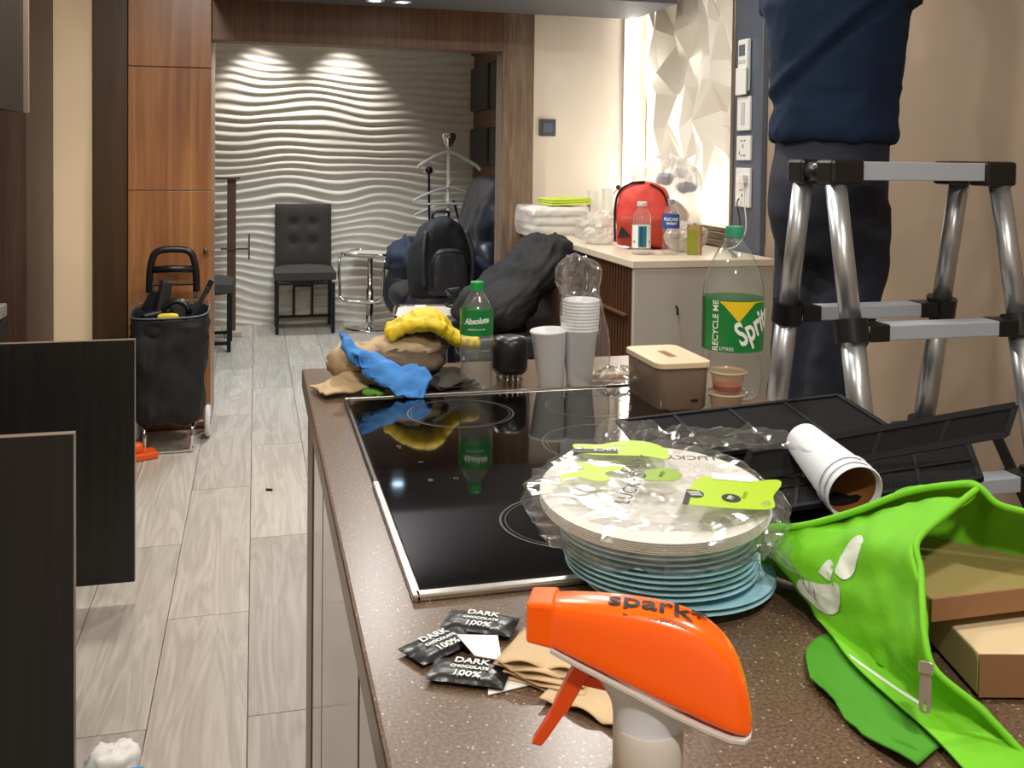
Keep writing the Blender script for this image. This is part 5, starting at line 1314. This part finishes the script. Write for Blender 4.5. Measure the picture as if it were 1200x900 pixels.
# ---- fallen cups
for k in range(3):
    t = paper_cup('fallen_cup', ['outermost fallen paper cup with coffee stained inside by the tote', 'middle paper cup of the fallen stack by the tote', 'innermost paper cup of the fallen stack against the mesh filter'][k], (0, 0, 0), (0, 0, 0), 'fallen paper cups')
    dirv = Vector((-.06, -.97, -.20)).normalized()
    q = dirv.to_track_quat('Z', 'Y'); t.rotation_euler = q.to_euler(); base = Vector((.712, 1.135, T + .064))
    t.location = base - dirv * (.012 * k) + Vector((0, 0, 0))
    if k == 0: B(MB().lathe([(.0215, .007), (.0335, .107)], 28, cap0=True, cap1=False), 'stain', 'coffee_stain', t, smooth=True)

# ---- green tote with cartons
tt = thing('green_tote', 'bright green fabric tote bag slumped open on the worktop', 'tote bag', (.6, .75, T))
O = Vector((.6, .75, T))
import itertools
GR = TOTE_GRID
def surf(rows, nu=30, nv=36):
    rows = [bez(r, 8) for r in rows]; m = len(rows[0]); cols = [bez([r[i] for r in rows], 8) for i in range(m)]
    mb = MB(); nn = len(cols[0]); mb.grid(lambda u, v: cols[min(m - 1, int(round(u * (m - 1))))][min(nn - 1, int(round(v * (nn - 1))))] - O, m - 1, nn - 1)
    return mb
me = surf(GR['front']).mesh('front_panel'); crumple(me, .008, 13, 3, True); crumple(me, .003, 40, 5, True)
for v in me.vertices: v.co.z = max(v.co.z, .009)
fp = solid(link('front_panel', me, 'tote_green', tt, smooth=True), .002)
me = surf(GR['back']).mesh('back_panel'); crumple(me, .007, 14, 6, True)
for v in me.vertices: v.co.z = max(v.co.z, .003)
solid(link('back_panel', me, 'tote_green', tt, smooth=True), .002)
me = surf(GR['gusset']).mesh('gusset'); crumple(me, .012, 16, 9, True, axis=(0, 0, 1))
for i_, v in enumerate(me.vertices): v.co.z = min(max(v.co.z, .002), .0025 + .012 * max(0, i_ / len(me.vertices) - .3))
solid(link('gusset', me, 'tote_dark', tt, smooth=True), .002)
rim = [p - O for p in bez(GR['rim'], 8)]
B(MB().tube(rim, .0035, 8), 'rim_seam', 'tote_green', tt, smooth=True)
rim = [p - O for p in bez(GR['mouth'], 8)]
B(MB().tube(rim, .003, 8), 'mouth_seam', 'tote_green', tt, smooth=True)
zc = Vector(GR['zip']) - O; vd = (Vector((0, 0, 1.345)) - Vector(GR['zip'])).normalized(); rt = Vector((0, 0, 1)).cross(vd).normalized(); up2 = vd.cross(rt)
MZ = Matrix((rt, up2, vd)).transposed().to_4x4(); MZ.translation = zc + vd * .010
zm = MB().prism([(p[0], p[1]) for p in rrect(.011, .010, .003)], 0, .004, MZ); zs = B(zm, 'zip_slider', 'steel', tt, bevel=.001)
def pull():
    out = [(px, py - .018) for px, py in rrect(.0085, .026, .003, 4)]; n = len(out); hole = []
    for px, py in out: a = atan2(py + .018, px); hole.append((.0026 * cos(a), -.026 + .0034 * sin(a)))
    vs = [(x, y, z) for z in (0, .0015) for x, y in out] + [(x, y, z) for z in (0, .0015) for x, y in hole]; fs = []
    for i in range(n):
        j = (i + 1) % n; fs += [(i, j, n + j, n + i), (n + i, n + j, 3 * n + j, 3 * n + i), (2 * n + i, 2 * n + j, j, i), (3 * n + i, 3 * n + j, 2 * n + j, 2 * n + i)]
    return MB().add(vs, fs, MZ)
B(pull(), 'zip_pull', 'steel', zs)
# white print on the tote front
def tote_print(blobs):
    bmv = fp.data; nu = len(bez(GR['front'][0], 8)); nv = len(bez([r[0] for r in GR['front']], 8))
    def at(u, v):
        u = max(0, min(.999, u)) * (nu - 1); v = max(0, min(.999, v)) * (nv - 1); i, j = int(u), int(v); a, b = u - i, v - j
        V_ = bmv.vertices; g = lambda I, J: V_[min(nv - 1, J) * nu + min(nu - 1, I)].co
        return g(i, j) * (1 - a) * (1 - b) + g(i + 1, j) * a * (1 - b) + g(i, j + 1) * (1 - a) * b + g(i + 1, j + 1) * a * b
    for pts in blobs:
        c = Vector((sum(p[0] for p in pts) / len(pts), sum(p[1] for p in pts) / len(pts)))
        ring_ = [Vector(p[:2]) for p in bez([(a, b, 0) for a, b in pts + pts[:1]], 5)[:-1]]; n = len(ring_)
        mb = MB(); K = 5; vs = []; fs = []
        for k in range(K + 1):
            for p in ring_:
                q = c + (p - c) * max(.01, k / K); vs.append(at(q.x, q.y) + (Vector((0, 0, 1.345)) - O - at(q.x, q.y)).normalized() * .0032)
        for k in range(K):
            for i in range(n): j = (i + 1) % n; fs.append((k * n + i, k * n + j, (k + 1) * n + j, (k + 1) * n + i))
        mb.add(vs, fs); B(mb, 'printed_mark', 'tote_print', fp, smooth=True)
tote_print([[(.10, .275), (.22, .283), (.36, .275), (.33, .325), (.2, .39), (.06, .375), (.02, .317)],
            [(.24, .242), (.34, .19), (.36, .225), (.3, .267)],
            [(.37, .242), (.46, .158), (.56, .13), (.58, .175), (.5, .233), (.42, .262)],
            [(.06, .60), (.10, .585), (.36, .67), (.34, .70)]])
# cartons in the tote
tag(B(MB().bb(.565, .90, .765, .885, T + .003, T + .048), 'carton', 'cardboard', bevel=.002), 'plain cardboard carton at the bottom of the tote', 'carton')
c_ = thing('flat_carton', 'olive brown flat carton on top inside the tote', 'carton', (.73, .785, T + .0485))
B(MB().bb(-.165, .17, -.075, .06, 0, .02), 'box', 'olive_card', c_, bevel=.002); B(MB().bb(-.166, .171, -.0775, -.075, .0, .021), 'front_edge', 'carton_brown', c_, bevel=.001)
c_ = thing('cream_carton', 'cream cardboard box at the mouth of the tote', 'carton', (.745, .690, T + .003), radians(-14))
B(MB().bb(-.155, .15, -.06, .06, 0, .036), 'box', 'cream_card', c_, bevel=.002)
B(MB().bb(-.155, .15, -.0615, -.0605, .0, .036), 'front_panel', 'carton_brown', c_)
